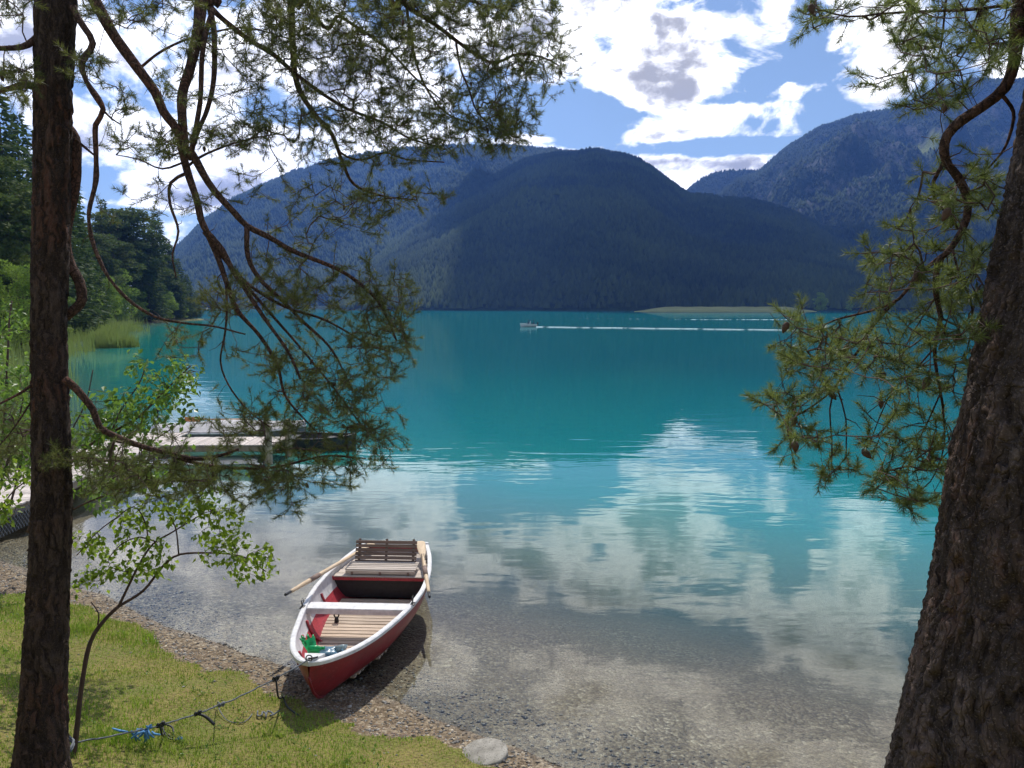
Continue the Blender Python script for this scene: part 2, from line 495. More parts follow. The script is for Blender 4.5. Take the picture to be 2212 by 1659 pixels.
def m_ground():
    t = NT('shore_ground')
    p = t.pos()
    g = t.attr('grass'); s = t.attr('inland')
    # pebbles
    vo = t.n('TexVoronoi', {'Vector': p, 'Scale': 26.0, 'Randomness': 1.0})
    vo2 = t.n('TexVoronoi', {'Vector': p, 'Scale': 62.0, 'Randomness': 1.0})
    ve = t.n('TexVoronoi', {'Vector': p, 'Scale': 26.0}, feature='DISTANCE_TO_EDGE').outputs[0]
    hue = t.n('SeparateColor', {0: vo.outputs['Color']}).outputs[0]
    hue2 = t.n('SeparateColor', {0: vo2.outputs['Color']}).outputs[1]
    pc = t.ramp(t.math('ADD', t.math('MULTIPLY', hue, .6), t.math('MULTIPLY', hue2, .4)), [(0, (.055, .040, .023)), (.35, (.150, .108, .064)), (.6, (.250, .190, .118)), (.85, (.40, .33, .225)), (1, (.70, .62, .48))])
    big = t.noise(p, .9, 4, .6).outputs[0]
    pc = t.mix(t.mr(big, .35, .7), pc, t.mix(.6, pc, (.19, .135, .078)))
    pc = t.mix(t.mr(ve, .0, .06), t.mix(.55, pc, (.02, .018, .015)), pc)
    # dry litter above the water line
    lit = t.noise(t.mapping(p, (9, 9, 9)), 3, 6, .7).outputs[0]
    pc = t.mix(t.math('MULTIPLY', t.mr(lit, .52, .66), t.mr(s, .1, .5)), pc, (.16, .10, .066))
    # wet band and everything under water
    wet = t.mr(s, .02, .16, .85, 1.0)
    pc = t.n('MixRGB', {0: 1.0, 1: pc, 2: t.n('CombineXYZ', {0: wet, 1: wet, 2: wet}).outputs[0]}, blend_type='MULTIPLY').outputs[0]
    # turf
    n1 = t.noise(p, 1.6, 5, .6).outputs[0]; n2 = t.noise(p, 34, 5, .7).outputs[0]
    gc = t.mix(t.mr(n1, .35, .65), (.13, .17, .022), (.27, .23, .060))
    gc = t.mix(t.mr(n2, .35, .7), gc, (.15, .105, .045))
    gm = t.mr(t.math('ADD', g, t.math('MULTIPLY', t.math('SUBTRACT', t.noise(p, 9, 5, .7).outputs[0], .5), .9)), .35, .6)
    c = t.mix(gm, pc, gc)
    hp = t.math('MULTIPLY', t.math('SUBTRACT', 1.0, t.math('MULTIPLY', vo.outputs['Distance'], 1.3)), 1.0)
    h = t.math('ADD', hp, t.math('MULTIPLY', n2, .5))
    rg = t.mr(s, .0, .2, .45, .9)
    return t.surf(t.pbsdf(color=c, rough=rg, spec=.25, normal=t.bump(h, .8, .018)))

def ground_f(X, Y):
    Z = ground_z(X, Y)
    wx, wy = warp(X, Y)
    far = np.hypot(X, Y) > 25
    return Z, {'grass': np.where(far, sdist(X, Y) > .5, pip(wx, wy, grass_poly)).astype(float), 'inland': sdist(X, Y)}
xs = axis(-2700, 55, -10, 3.5, .07, 1.10); ys = axis(-40, 900, 4.5, 13, .07, 1.10)
tag(grid('ground', xs, ys, ground_f, m_ground()), kind='structure')

# ------------------------------------------------------------------ water
def m_water():
    t = NT('lake_water')
    p = t.pos()
    dep = t.attr('depth'); off = t.attr('offshore')
    # ripples: long low swells plus small wind ripple, lying across the view
    w1 = t.noise(t.mapping(p, (.42, 1.25, 1), rot=(0, 0, R(7))), 1.0, 1.5, .5, .8).outputs[0]
    w2 = t.noise(t.mapping(p, (1.6, 4.2, 1), rot=(0, 0, R(-6))), 1.0, 1, .5, .6).outputs[0]
    w3 = t.noise(t.mapping(p, (9, 17, 1), rot=(0, 0, R(14))), 1.0, 3, .6).outputs[0]
    zone = t.noise(p, .05, 2).outputs[0]
    near = t.mr(off, .5, 9, .25, 1.0)
    h = t.math('ADD', t.math('MULTIPLY', w1, .0065), t.math('ADD', t.math('MULTIPLY', w2, .0016), t.math('MULTIPLY', w3, t.mr(zone, .4, .7, .00002, .00012))))
    h = t.math('MULTIPLY', h, near)
    h = t.math('ADD', h, t.math('MULTIPLY', t.math('MULTIPLY', w3, .00035), t.mr(off, 0, 6, 1, 0)))
    nb = t.bump(h, 1.0, 1.0)
    fr = t.n('Fresnel', {'IOR': 1.34, 'Normal': nb}).outputs[0]
    fr = t.math('MINIMUM', fr, .62)
    gl = t.n('BsdfGlossy', {'Color': (1, 1, 1), 'Roughness': .0, 'Normal': nb})
    # body of the water: clear in the shallows, milky turquoise where deep
    turb = t.math('SUBTRACT', 1.0, t.math('EXPONENT', t.math('MULTIPLY', t.math('MAXIMUM', t.math('SUBTRACT', dep, .25), 0.0), -.95)))
    cn = t.noise(t.mapping(p, (.02, .05, 1)), 1.0, 3, .5).outputs[0]
    deep = t.ramp(t.mr(dep, 0, 8), [(0, (.16, .19, .12)), (.10, (.12, .23, .17)), (.28, (.018, .225, .190)), (.7, (.005, .175, .170)), (1, (.004, .140, .155))])
    deep = t.mix(t.mr(cn, .3, .7), deep, t.mix(.25, deep, (.004, .12, .16)))
    body = t.n('BsdfDiffuse', {'Color': deep, 'Normal': (0, 0, 1)}) if False else t.n('BsdfDiffuse', {'Color': deep})
    clear = t.n('BsdfTransparent', {'Color': (.90, .95, .93)})
    b = t.n('MixShader', {0: turb, 1: clear, 2: body})
    return t.surf(t.n('MixShader', {0: fr, 1: b, 2: gl}))
def water_f(X, Y):
    Z = np.zeros_like(X)
    return Z, {'depth': np.maximum(0, -ground_z(X, Y)), 'offshore': -sdist(X, Y)}
xs = axis(-2900, 2900, -14, 8, .35, 1.09); ys = axis(0, 3400, 5, 20, .35, 1.09)
tag(grid('water', xs, ys, water_f, m_water()), kind='structure')

# ------------------------------------------------------------------ mountains
def fbm(P, oct=5, sc_=1.0):
    out = np.zeros(len(P))
    for i, q in enumerate(P * sc_):
        out[i] = mnoise.fractal(Vector(q), 1.0, 2.0, oct)
    return out

def m_hill():
    t = NT('forested_slope')
    p = t.pos()
    a = t.noise(p, .012, 5, .6).outputs[0]; b = t.noise(p, .08, 4, .7).outputs[0]
    c = t.mix(t.mr(a, .35, .65), (.014, .026, .016), (.030, .048, .022))
    c = t.mix(t.mr(b, .3, .8), c, (.020, .034, .020))
    rock = t.attr('rock')
    rn = t.noise(t.mapping(p, (.02, .02, .008)), 1.0, 6, .7).outputs[0]
    c = t.mix(t.math('MULTIPLY', rock, t.mr(rn, .50, .62)), c, (.12, .12, .115))
    mead = t.attr('meadow')
    c = t.mix(mead, c, (.17, .20, .065))
    return t.surf(t.pbsdf(color=c, rough=.95, spec=.05, normal=t.bump(b, 1.0, 5.0)))
M['hill'] = m_hill()
def m_conifers(name, c1, c2):
    t = NT(name)
    ri = t.n('NewGeometry').outputs['Random Per Island']
    a = t.noise(t.pos(), .0045, 5, .65).outputs[0]
    c = t.mix(t.math('ADD', t.math('MULTIPLY', ri, .4), t.math('MULTIPLY', t.mr(a, .4, .6), .6)), c1, c2)
    return t.surf(t.pbsdf(color=c, rough=.95, spec=.05))
M['hilltrees'] = m_conifers('slope_conifers', (.012, .022, .014), (.060, .082, .030))

hill_trees_V, hill_trees_F, htn = [], [], 0
def hill(name, prof, D0, D1, nrow=46, amp=.10, seed=0, bulge=.8, trees=12000, rock=None, meadow=None, D0b=None, hsz=(7, 15)):
    """prof: skyline as seen [(x, y)], D0 foot distance, D1 ridge distance"""
    global htn
    prof = np.array(prof, float)
    x = np.arange(prof[0, 0], prof[-1, 0] + 1, 7.0)
    y = np.interp(x, prof[:, 0], prof[:, 1])
    k = np.ones(3) / 3; y[1:-1] = np.convolve(y, k, 'valid')
    y = y + np.array([mnoise.fractal(Vector((q * .02, seed * 5.0, 0)), 1.0, 2.0, 4) for q in x]) * 5.0
    nx = len(x)
    f0 = np.linspace(0, 1, nx)
    d0 = D0 + (0 if D0b is None else (D0b - D0) * f0)
    T = np.linspace(0, 1, nrow)
    T2 = np.concatenate([T, [1.04, 1.10, 1.18]])
    rid = W(x, y, np.full(nx, D1)); ft = W(x, np.full(nx, 663.0), d0)
    V = np.zeros((len(T2), nx, 3))
    for r_, t in enumerate(T2):
        tt = min(t, 1)
        P = ft * (1 - t) + rid * t
        zz = rid[:, 2] * (tt ** bulge) if t <= 1 else rid[:, 2] * (1 - (t - 1) * 1.2)
        V[r_, :, :2] = P[:, :2]; V[r_, :, 2] = zz
    Pn = V.reshape(-1, 3) * np.array([1, 1, 0]) + np.array([seed * 1000, 0, 0])
    n = fbm(Pn, 5, 1 / 420.0).reshape(V.shape[:2]) + .35 * fbm(Pn, 4, 1 / 90.0).reshape(V.shape[:2])
    wv = np.where(T2 <= 1, np.sin(np.pi * np.clip(T2, 0, 1) ** .9) , 0)[:, None]
    V[:, :, 2] += n * amp * rid[None, :, 2] * wv
    V[:, :, 2] = np.maximum(V[:, :, 2], np.where(T2 < .02, -4, .5)[:, None])
    V[0, :, 2] = -4
    nr = len(T2)
    i = np.arange(nr * nx).reshape(nr, nx)
    Fq = np.stack([i[:-1, :-1], i[:-1, 1:], i[1:, 1:], i[1:, :-1]], -1).reshape(-1, 4)
    XX = np.broadcast_to(x, (nr, nx)); TT = np.broadcast_to(T2[:, None], (nr, nx))
    rk = np.zeros((nr, nx)); md = np.zeros((nr, nx))
    if rock: rk = rock(XX, TT)
    if meadow: md = meadow(XX, TT)
    o = mesh(name, V.reshape(-1, 3), Fq, M['hill'], smooth=True, attrs={'rock': rk, 'meadow': md})
    tag(o, kind='structure')
    # conifers over the whole slope, and denser along the skyline
    nR = trees // 12
    a = np.concatenate([rng.uniform(0, nx - 1.001, trees), rng.uniform(0, nx - 1.001, nR)])
    b = np.concatenate([rng.uniform(.2, nrow - 1.001, trees), rng.uniform(nrow - 1.7, nrow - 1.001, nR)])
    ai, bi = a.astype(int), b.astype(int); fa, fb = (a - ai)[:, None], (b - bi)[:, None]
    P = (V[bi, ai] * (1 - fa) + V[bi, ai + 1] * fa) * (1 - fb) + (V[bi + 1, ai] * (1 - fa) + V[bi + 1, ai + 1] * fa) * fb
    keep = (md[bi, ai] < .4) & (rng.uniform(size=len(a)) > rk[bi, ai] * .6) & (P[:, 2] > 1.5)
    P = P[keep]; m = len(P)
    h = rng.uniform(*hsz, m) * rng.uniform(.6, 1.3, m); r = h * rng.uniform(.28, .46, m)
    an = rng.uniform(0, 6.28, m)[:, None] + np.arange(5)[None] * 2 * np.pi / 5
    base = P[:, None, :] + np.stack([np.cos(an) * r[:, None], np.sin(an) * r[:, None], np.zeros_like(an) + .05 * h[:, None]], -1)
    top = P + np.stack([np.zeros(m), np.zeros(m), h], -1)
    VV = np.concatenate([base, top[:, None]], 1).reshape(-1, 3)
    b0 = np.arange(m)[:, None] * 6
    Ft = np.concatenate([np.stack([b0[:, 0] + k, b0[:, 0] + (k + 1) % 5, b0[:, 0] + 5], -1) for k in range(5)])
    fo = mesh('hill_forest', VV, Ft, M['hilltrees'])
    tag(fo, kind='stuff')
    return V, x

# far left wall of the valley and the back ridge (hazy)
hill('hill_far_left', [(300, 640), (360, 560), (420, 500), (470, 455), (540, 415), (620, 380), (700, 352), (800, 332), (920, 322), (1010, 318), (1110, 318), (1200, 326), (1300, 340), (1400, 372), (1500, 430), (1600, 500), (1700, 600), (1760, 655)], 1250, 2300, 46, .20, 1, .75, 42000, hsz=(6, 11))
# dark middle spur in front
hill('hill_middle', [(735, 660), (780, 570), (830, 528), (900, 478), (980, 430), (1060, 385), (1130, 348), (1200, 333), (1255, 331), (1300, 327), (1345, 334), (1380, 348), (1420, 372), (1460, 405), (1490, 424), (1560, 430), (1640, 437), (1700, 455), (1760, 482), (1830, 520), (1920, 570), (2010, 610), (2150, 640), (2300, 658)], 820, 1750, 50, .13, 2, .85, 62000, hsz=(5, 9.5), D0b=640)
# pale hill in the gap
hill('hill_gap', [(1430, 470), (1475, 420), (1500, 398), (1540, 375), (1580, 369), (1640, 371), (1720, 380), (1800, 420)], 2300, 3000, 30, .15, 3, .8, 7000, hsz=(7, 12))
# right mountain
def rock_r(X, T): return np.clip(1.3 - np.abs(T - .62) * 3.2, 0, 1) * (X > 1600)
def mead_r(X, T): return (np.hypot((X - 1960 - (T - .62) * -500) / 62, (T - .60) / .055) < 1).astype(float)
hill('hill_right', [(1480, 480), (1560, 415), (1600, 385), (1640, 372), (1680, 335), (1720, 305), (1770, 278), (1850, 250), (1930, 237), (1980, 215), (2040, 190), (2110, 172), (2180, 178), (2300, 150), (2450, 140), (2600, 180)], 1400, 2800, 54, .22, 4, .9, 52000, rock=rock_r, meadow=mead_r, hsz=(7, 12))

# ------------------------------------------------------------------ far shore: meadow strip, banks
def m_plain(name, a, b, s=.3):
    t = NT(name); nz = t.noise(t.pos(), s, 5, .6).outputs[0]
    return t.surf(t.pbsdf(color=t.mix(t.mr(nz, .3, .7), a, b), rough=.95, spec=.05))
M['meadow'] = m_plain('far_meadow', (.20, .22, .085), (.30, .31, .13), .05)
def strip(name, xa, xb, da, db, za, zb, mat, n=60, kind='structure'):
    x = np.linspace(xa, xb, n)
    rows = []
    for f, zz in ((0, -1.0), (.02, .4), (.3, .6), (1, 1.0)):
        d = da + (db - da) * f
        P = W(x, np.full(n, 663.0), np.full(n, d))
        e = np.minimum(1, np.minimum(np.arange(n), np.arange(n)[::-1]) / 10.0)
        P[:, 2] = np.where(zz < 0, zz, (za + (zb - za) * f) * zz ** .2 * e + .05 + .3 * np.sin(x * .13) * (zz > 0) * .4)
        rows.append(P)
    V = np.concatenate(rows); i = np.arange(len(V)).reshape(4, n)
    Fq = np.stack([i[:-1, :-1], i[:-1, 1:], i[1:, 1:], i[1:, :-1]], -1).reshape(-1, 4)
    return tag(mesh(name, V, Fq, mat, smooth=True), kind=kind)
strip('meadow', 1370, 1765, 600, 665, .3, 4.0, M['meadow'])
strip('far_bank_left', 420, 760, 1150, 1350, .6, 10, M['hill'])


# unseen cumulus added high above the far slope, placed to shade the middle spur
def shadow_cumulus():
    c0 = np.array([500.0, 1230.0, 150.0]); hgt = 2400.0
    c = c0 + sdir * (hgt / sdir[2])
    nu, nv = 72, 36; V = []
    for i in range(nv):
        for j in range(nu):
            a = j / nu * 2 * math.pi; b = (i / (nv - 1) - .5) * math.pi
            p = Vector((math.cos(a) * math.cos(b), math.sin(a) * math.cos(b), math.sin(b)))
            q = 1 + .30 * mnoise.noise(p * 2.1) + .16 * mnoise.noise(p * 5.2) + .07 * mnoise.noise(p * 12)
            zz = p.z * q * (260 if p.z > 0 else 70)
            V.append(c + np.array([p.x * q * 570, p.y * q * 640, zz]))
    Fc = np.array([(i * nu + j, i * nu + (j + 1) % nu, (i + 1) * nu + (j + 1) % nu, (i + 1) * nu + j) for i in range(nv - 1) for j in range(nu)])
    t = NT('shadow_cloud_white')
    tag(mesh('shadow_cloud', V, Fc, t.surf(t.n('BsdfDiffuse', {'Color': (.85, .85, .87, 1)})), smooth=True), kind='structure')
shadow_cumulus()

# ------------------------------------------------------------------ foliage tools
def twig_mesh(A, B, ra, rb, n=3):
    """separate little prisms from A to B"""
    d = nrm(B - A)
    ref = np.where(np.abs(d[:, 2:3]) < .9, np.array([[0, 0, 1.0]]), np.array([[1.0, 0, 0]]))
    u = nrm(np.cross(d, ref)); v = np.cross(d, u)
    a = np.arange(n) * 2 * np.pi / n
    ring = np.cos(a)[None, :, None] * u[:, None] + np.sin(a)[None, :, None] * v[:, None]
    V = np.concatenate([A[:, None] + ring * ra[:, None, None], B[:, None] + ring * rb[:, None, None]], 1).reshape(-1, 3)
    b = (np.arange(len(A)) * 2 * n)[:, None]
    Fq = np.concatenate([np.concatenate([b + j, b + (j + 1) % n, b + n + (j + 1) % n, b + n + j], 1) for j in range(n)])
    return V, Fq

def needles(P, D, n, L, width, spread=(.55, 1.25), shoot=.10, tri=True, jit=.25):
    """needle tufts: shoots at P pointing along D"""
    m = len(P)
    t = rng.uniform(0, 1, (m, n))
    base = P[:, None] + D[:, None] * (t * shoot)[..., None]
    ref = nrm(np.cross(D, unit(m))); ref2 = np.cross(D, ref)
    a = rng.uniform(0, 2 * np.pi, (m, n)); ang = rng.uniform(*spread, (m, n)) * (1.15 - .45 * t)
    dirn = np.cos(ang)[..., None] * D[:, None] + np.sin(ang)[..., None] * (np.cos(a)[..., None] * ref[:, None] + np.sin(a)[..., None] * ref2[:, None])
    dirn = nrm(dirn + rng.normal(0, jit * .3, dirn.shape))
    ll = L * rng.uniform(.7, 1.12, (m, n, 1)) * (1 - .2 * t[..., None])
    side = nrm(np.cross(dirn, unit(m * n).reshape(m, n, 3))) * width * .5
    V = np.stack([base - side, base + side, base + dirn * ll], 2).reshape(-1, 3)
    return V, np.arange(m * n * 3).reshape(-1, 3)

def leaves(P, D, n, L, width, spread=.06, droop=.3):
    """leaf clusters: folded lozenges of two triangles each"""
    m = len(P)
    base = P[:, None] + rng.normal(0, spread, (m, n, 3))
    dirn = nrm(D[:, None] * .5 + unit(m * n).reshape(m, n, 3) * .8 + np.array([0, 0, -droop]))
    ll = L * rng.uniform(.6, 1.15, (m, n, 1))
    up = nrm(np.array([0, 0, 1.0]) + rng.normal(0, .45, (m, n, 3)))
    side = nrm(np.cross(dirn, up)) * width * rng.uniform(.75, 1.1, (m, n, 1)) * .5
    nor = np.cross(side, dirn)
    mid = base + dirn * ll * .45
    tip = base + dirn * ll + np.array([0, 0, -.12]) * ll
    V = np.stack([base, mid - side + nor * .25, tip, mid + side + nor * .25], 2).reshape(-1, 3)
    k = np.arange(m * n)[:, None] * 4
    Ft = np.concatenate([k + np.array([[0, 1, 2]]), k + np.array([[0, 2, 3]])], 1).reshape(-1, 3)
    return V, Ft

def grow(skel, targets, step=.09, sag=.10, r_tip=.0016, expo=.42, curl=.03, rmax=.02):
    """connect every target to the growing wood, nearest first; returns segments and tips"""
    N = [np.asarray(p) for p in skel]
    nodes = np.zeros((len(N) + len(targets) * 14, 3)); nodes[:len(N)] = N
    par = -np.ones(len(nodes), int); cnt = len(N); root = cnt
    order = np.argsort([np.min(np.sum((nodes[:cnt] - t) ** 2, 1)) for t in targets])
    tips, tdir = [], []
    for k in order:
        t = targets[k]
        d2 = np.sum((nodes[:cnt] - t) ** 2, 1)
        # a mild liking for wood that is above the target (hanging habit)
        d2 = d2 * (1 + .6 * (nodes[:cnt, 2] < t[2] - .02))
        j = int(np.argmin(d2)); a = nodes[j].copy(); L = math.sqrt(d2[j])
        if L < 1e-3: continue
        n = int(np.clip(L / step, 2, 12))
        c = (a + t) / 2 + rng.normal(0, .13, 3) * L + np.array([0, 0, -sag * L * rng.uniform(-.6, 1.2)])
        prev = j
        for i in range(1, n + 1):
            u = i / n
            p = (1 - u) ** 2 * a + 2 * u * (1 - u) * c + u * u * t
            if i < n: p = p + rng.normal(0, curl, 3) * min(L, .4)
            if cnt >= len(nodes): break
            nodes[cnt] = p; par[cnt] = prev; prev = cnt; cnt += 1
        tips.append(t); tdir.append(nrm(t - nodes[par[prev]]))
    w = np.zeros(cnt); 
    ch = np.zeros(cnt, int)
    for i in range(root, cnt): ch[par[i]] += 1
    w[root:][ch[root:] == 0] = 1
    for i in range(cnt - 1, root - 1, -1):
        if w[i] == 0: w[i] = 1
        if par[i] >= root: w[par[i]] += w[i]
    idx = np.arange(root, cnt); p = par[idx]
    A = nodes[p]; B = nodes[idx]
    rb = np.minimum(r_tip * w[idx] ** expo * 1.25, rmax)
    ra = np.where(p >= root, np.minimum(r_tip * w[p] ** expo * 1.25, rmax), rb * 1.15)
    ra = np.minimum(ra, rb * 1.5)
    return A, B, ra, rb, np.array(tips), np.array(tdir)

def rect_targets(rects, depth_f):
    """rects: (x0, y0, x1, y1, per-1000) -> points; depth_f(x, y) gives the branch's own distance"""
    out = []
    for x0, y0, x1, y1, dn in rects:
        n = max(2, int((x1 - x0) * (y1 - y0) / 1000 * dn))
        x = (x0 + x1) / 2 + np.clip(rng.normal(0, .42, n), -.85, .85) * (x1 - x0) / 1.35
        y = (y0 + y1) / 2 + np.clip(rng.normal(0, .42, n), -.85, .85) * (y1 - y0) / 1.35
        t = depth_f(x, y) + rng.normal(0, .28, n)
        out.append(W(x, y, t))
    return np.concatenate(out)

def limb(pts, d0, d1, w0, w1, name='limb', parent=None, seed=0, start=None, end=None, mat=None, n=9, wig=.006, step=.05, knob=.12):
    """a limb followed point by point; d = distance at its start and end, w = apparent width"""
    pts = np.array(pts, float); k = len(pts)
    L = np.concatenate([[0], np.cumsum(np.hypot(*np.diff(pts, axis=0).T))]); f = L / L[-1]
    D = d0 + (d1 - d0) * f
    P = W(pts[:, 0], pts[:, 1], D)
    rad = (w0 + (w1 - w0) * f) / F * D * .5
    Q = np.hstack([P, rad[:, None]])
    if start is not None: Q = np.vstack([[*start, rad[0] * 1.25], Q])
    Q = smoothline(Q, step, wig, seed)
    r = np.maximum(Q[:, 3], .0015)
    kn = 1 + knob * np.array([mnoise.noise(Vector((i * .35, seed, 0))) for i in range(len(r))])
    V, Fc = tube(Q[:, :3], r * kn, n)
    mesh(name, V, Fc, mat or M['bark_red'], parent, smooth=True)
    return Q

def trunk_mesh(name, axis_pts, half, depth, mat, parent, nseg=48, nring=160, rough=.035, zbot=None, lean=None, seed=0, furrow=.03, flare=None):
    """trunk from centre line / half width as seen at one distance, with modelled bark"""
    ap = np.array(axis_pts, float)
    y = np.linspace(ap[:, 1].min(), ap[:, 1].max(), nring)
    o = np.argsort(ap[:, 1])
    x = np.interp(y, ap[o, 1], ap[o, 0]); h = np.interp(y, ap[o, 1], np.array(half, float)[o])
    P = W(x, y, np.full(nring, depth)); r = h / F * depth
    # keep the trunk on its own upright plane
    P = P[::-1]; r = r[::-1]
    # extend to the ground and up
    if zbot is not None and P[0, 2] > zbot:
        d = nrm(P[0] - P[6]); k = (zbot - P[0, 2]) / d[2]; nn = max(2, int(k / .06))
        ex = P[0] + d[None] * np.linspace(k, k / nn, nn)[:, None]
        fl = r[0] * (1 + np.linspace(.45, .02, nn) ** 1.4)
        P = np.vstack([ex, P]); r = np.concatenate([fl, r])
    T, N, B = frames(P)
    a = np.arange(nseg) * 2 * np.pi / nseg
    V = np.zeros((len(P), nseg, 3))
    for i in range(len(P)):
        for j in range(nseg):
            q = Vector((math.cos(a[j]) * 2.2, math.sin(a[j]) * 2.2, P[i, 2] * .55 + seed))
            q2 = Vector((math.cos(a[j]) * r[i] * 24, math.sin(a[j]) * r[i] * 24, P[i, 2] * 3.3 + seed)); q2 = q2 + mnoise.noise_vector(q2 * .8) * .5; q3 = Vector((math.cos(a[j]) * r[i] * 85, math.sin(a[j]) * r[i] * 85, P[i, 2] * 26 + seed))
            f1 = mnoise.noise(q * 1.4) * rough
            cr = abs(mnoise.noise(q2)); f2 = (min(cr, .13) / .13 - .75) * furrow
            f3 = (mnoise.noise(q3) * .5 + mnoise.noise(q3 * 2.1) * .3) * furrow * .75
            rr = r[i] * (1 + f1) + (f2 + f3) * min(1, r[i] / .12) * .35
            V[i, j] = P[i] + rr * (math.cos(a[j]) * N[i] + math.sin(a[j]) * B[i])
    i = np.arange(len(P) * nseg).reshape(len(P), nseg)
    Fq = np.stack([i[:-1], np.roll(i[:-1], -1, 1), np.roll(i[1:], -1, 1), i[1:]], -1).reshape(-1, 4)
    mesh(name, V.reshape(-1, 3), Fq, mat, parent, smooth=True)
    return P, r

def two(name, V1, F1, V2, F2, m1, m2, parent):
    return mesh(name, np.concatenate([V1, V2]), [tuple(f) for f in F1] + [tuple(f) for f in F2 + len(V1)], [m1, m2], parent, mi=np.concatenate([np.zeros(len(F1)), np.ones(len(F2))]))

def crown(parent, skel, targets, mat_needle, ntuft, L, width, shoot=.11, extra=1, name='crown', r_tip=.0016, step=.09, sag=.12, cones=0, bare=.0, upturn=.15, rmax=.02):
    A, B, ra, rb, tips, td = grow(skel, targets, step=step, sag=sag, r_tip=r_tip, rmax=rmax)
    V1, F1 = twig_mesh(A, B, ra, rb, 4)
    keep = rng.uniform(size=len(tips)) >= bare
    # dead bare spurs along the wood
    ns = int(len(skel) * .55); j = rng.choice(len(skel), ns, replace=False)
    a0 = skel[j]; dd = nrm(unit(ns) + np.array([0, 0, -.35])); ll = rng.uniform(.04, .26, (ns, 1)) * (.55 if r_tip < .0018 else 1)
    m0 = a0 + dd * ll * .55; e0 = m0 + nrm(dd + unit(ns) * .6) * ll * .5
    A = np.concatenate([A, a0, m0]); B = np.concatenate([B, m0, e0])
    ra = np.concatenate([ra, np.full(ns, r_tip * 1.9), np.full(ns, r_tip * 1.3)]); rb = np.concatenate([rb, np.full(ns, r_tip * 1.3), np.full(ns, r_tip * .6)])
    V1, F1 = twig_mesh(A, B, ra, rb, 4)
    tp, d = tips[keep], td[keep]
    d = nrm(d + np.array([0, 0, upturn]) + rng.normal(0, .28, d.shape))
    PP, DD = [tp], [d]
    for e in range(extra):   # side shoots just behind the tip
        k = rng.uniform(size=len(tp)) < .8
        s_ = nrm(d[k] + unit(k.sum()) * .9)
        PP.append(tp[k] - d[k] * rng.uniform(.0, .10, (k.sum(), 1)) + rng.normal(0, .015, (k.sum(), 3))); DD.append(s_)
    P = np.concatenate(PP); D = np.concatenate(DD)
    # shoots carry a thin twig
    V3, F3 = twig_mesh(P - D * .03, P + D * shoot, np.full(len(P), r_tip * 1.1), np.full(len(P), r_tip * .6), 3)
    V2, F2 = needles(P, D, ntuft, L, width, shoot=shoot)
    F2q = np.concatenate([F2, F2[:, 2:3]], 1)
    n1, n3 = len(V1), len(V3)
    VV = np.concatenate([V1, V3, V2]); m1 = len(F1) + len(F3)
    nd = mesh('crown', VV, [tuple(f) for f in np.concatenate([F1, F3 + n1])] + [tuple(f) for f in (F2 + n1 + n3)], [M['bark_twig'], mat_needle], parent, mi=np.concatenate([np.zeros(m1), np.ones(len(F2))]))
    if cones:
        ks = rng.choice(len(tips), cones, replace=False)
        for k in ks:
            c = tips[k] + np.array([0, 0, -.02]); ax = nrm(np.array([rng.normal(0, .4), rng.normal(0, .4), -1]))
            MB().tube([c + ax * q for q in (0, .008, .02, .035, .047)], [.004, .012, .014, .009, .002], 7).build('pine_cone', M['bark_twig'], parent, smooth=True)
    return tips

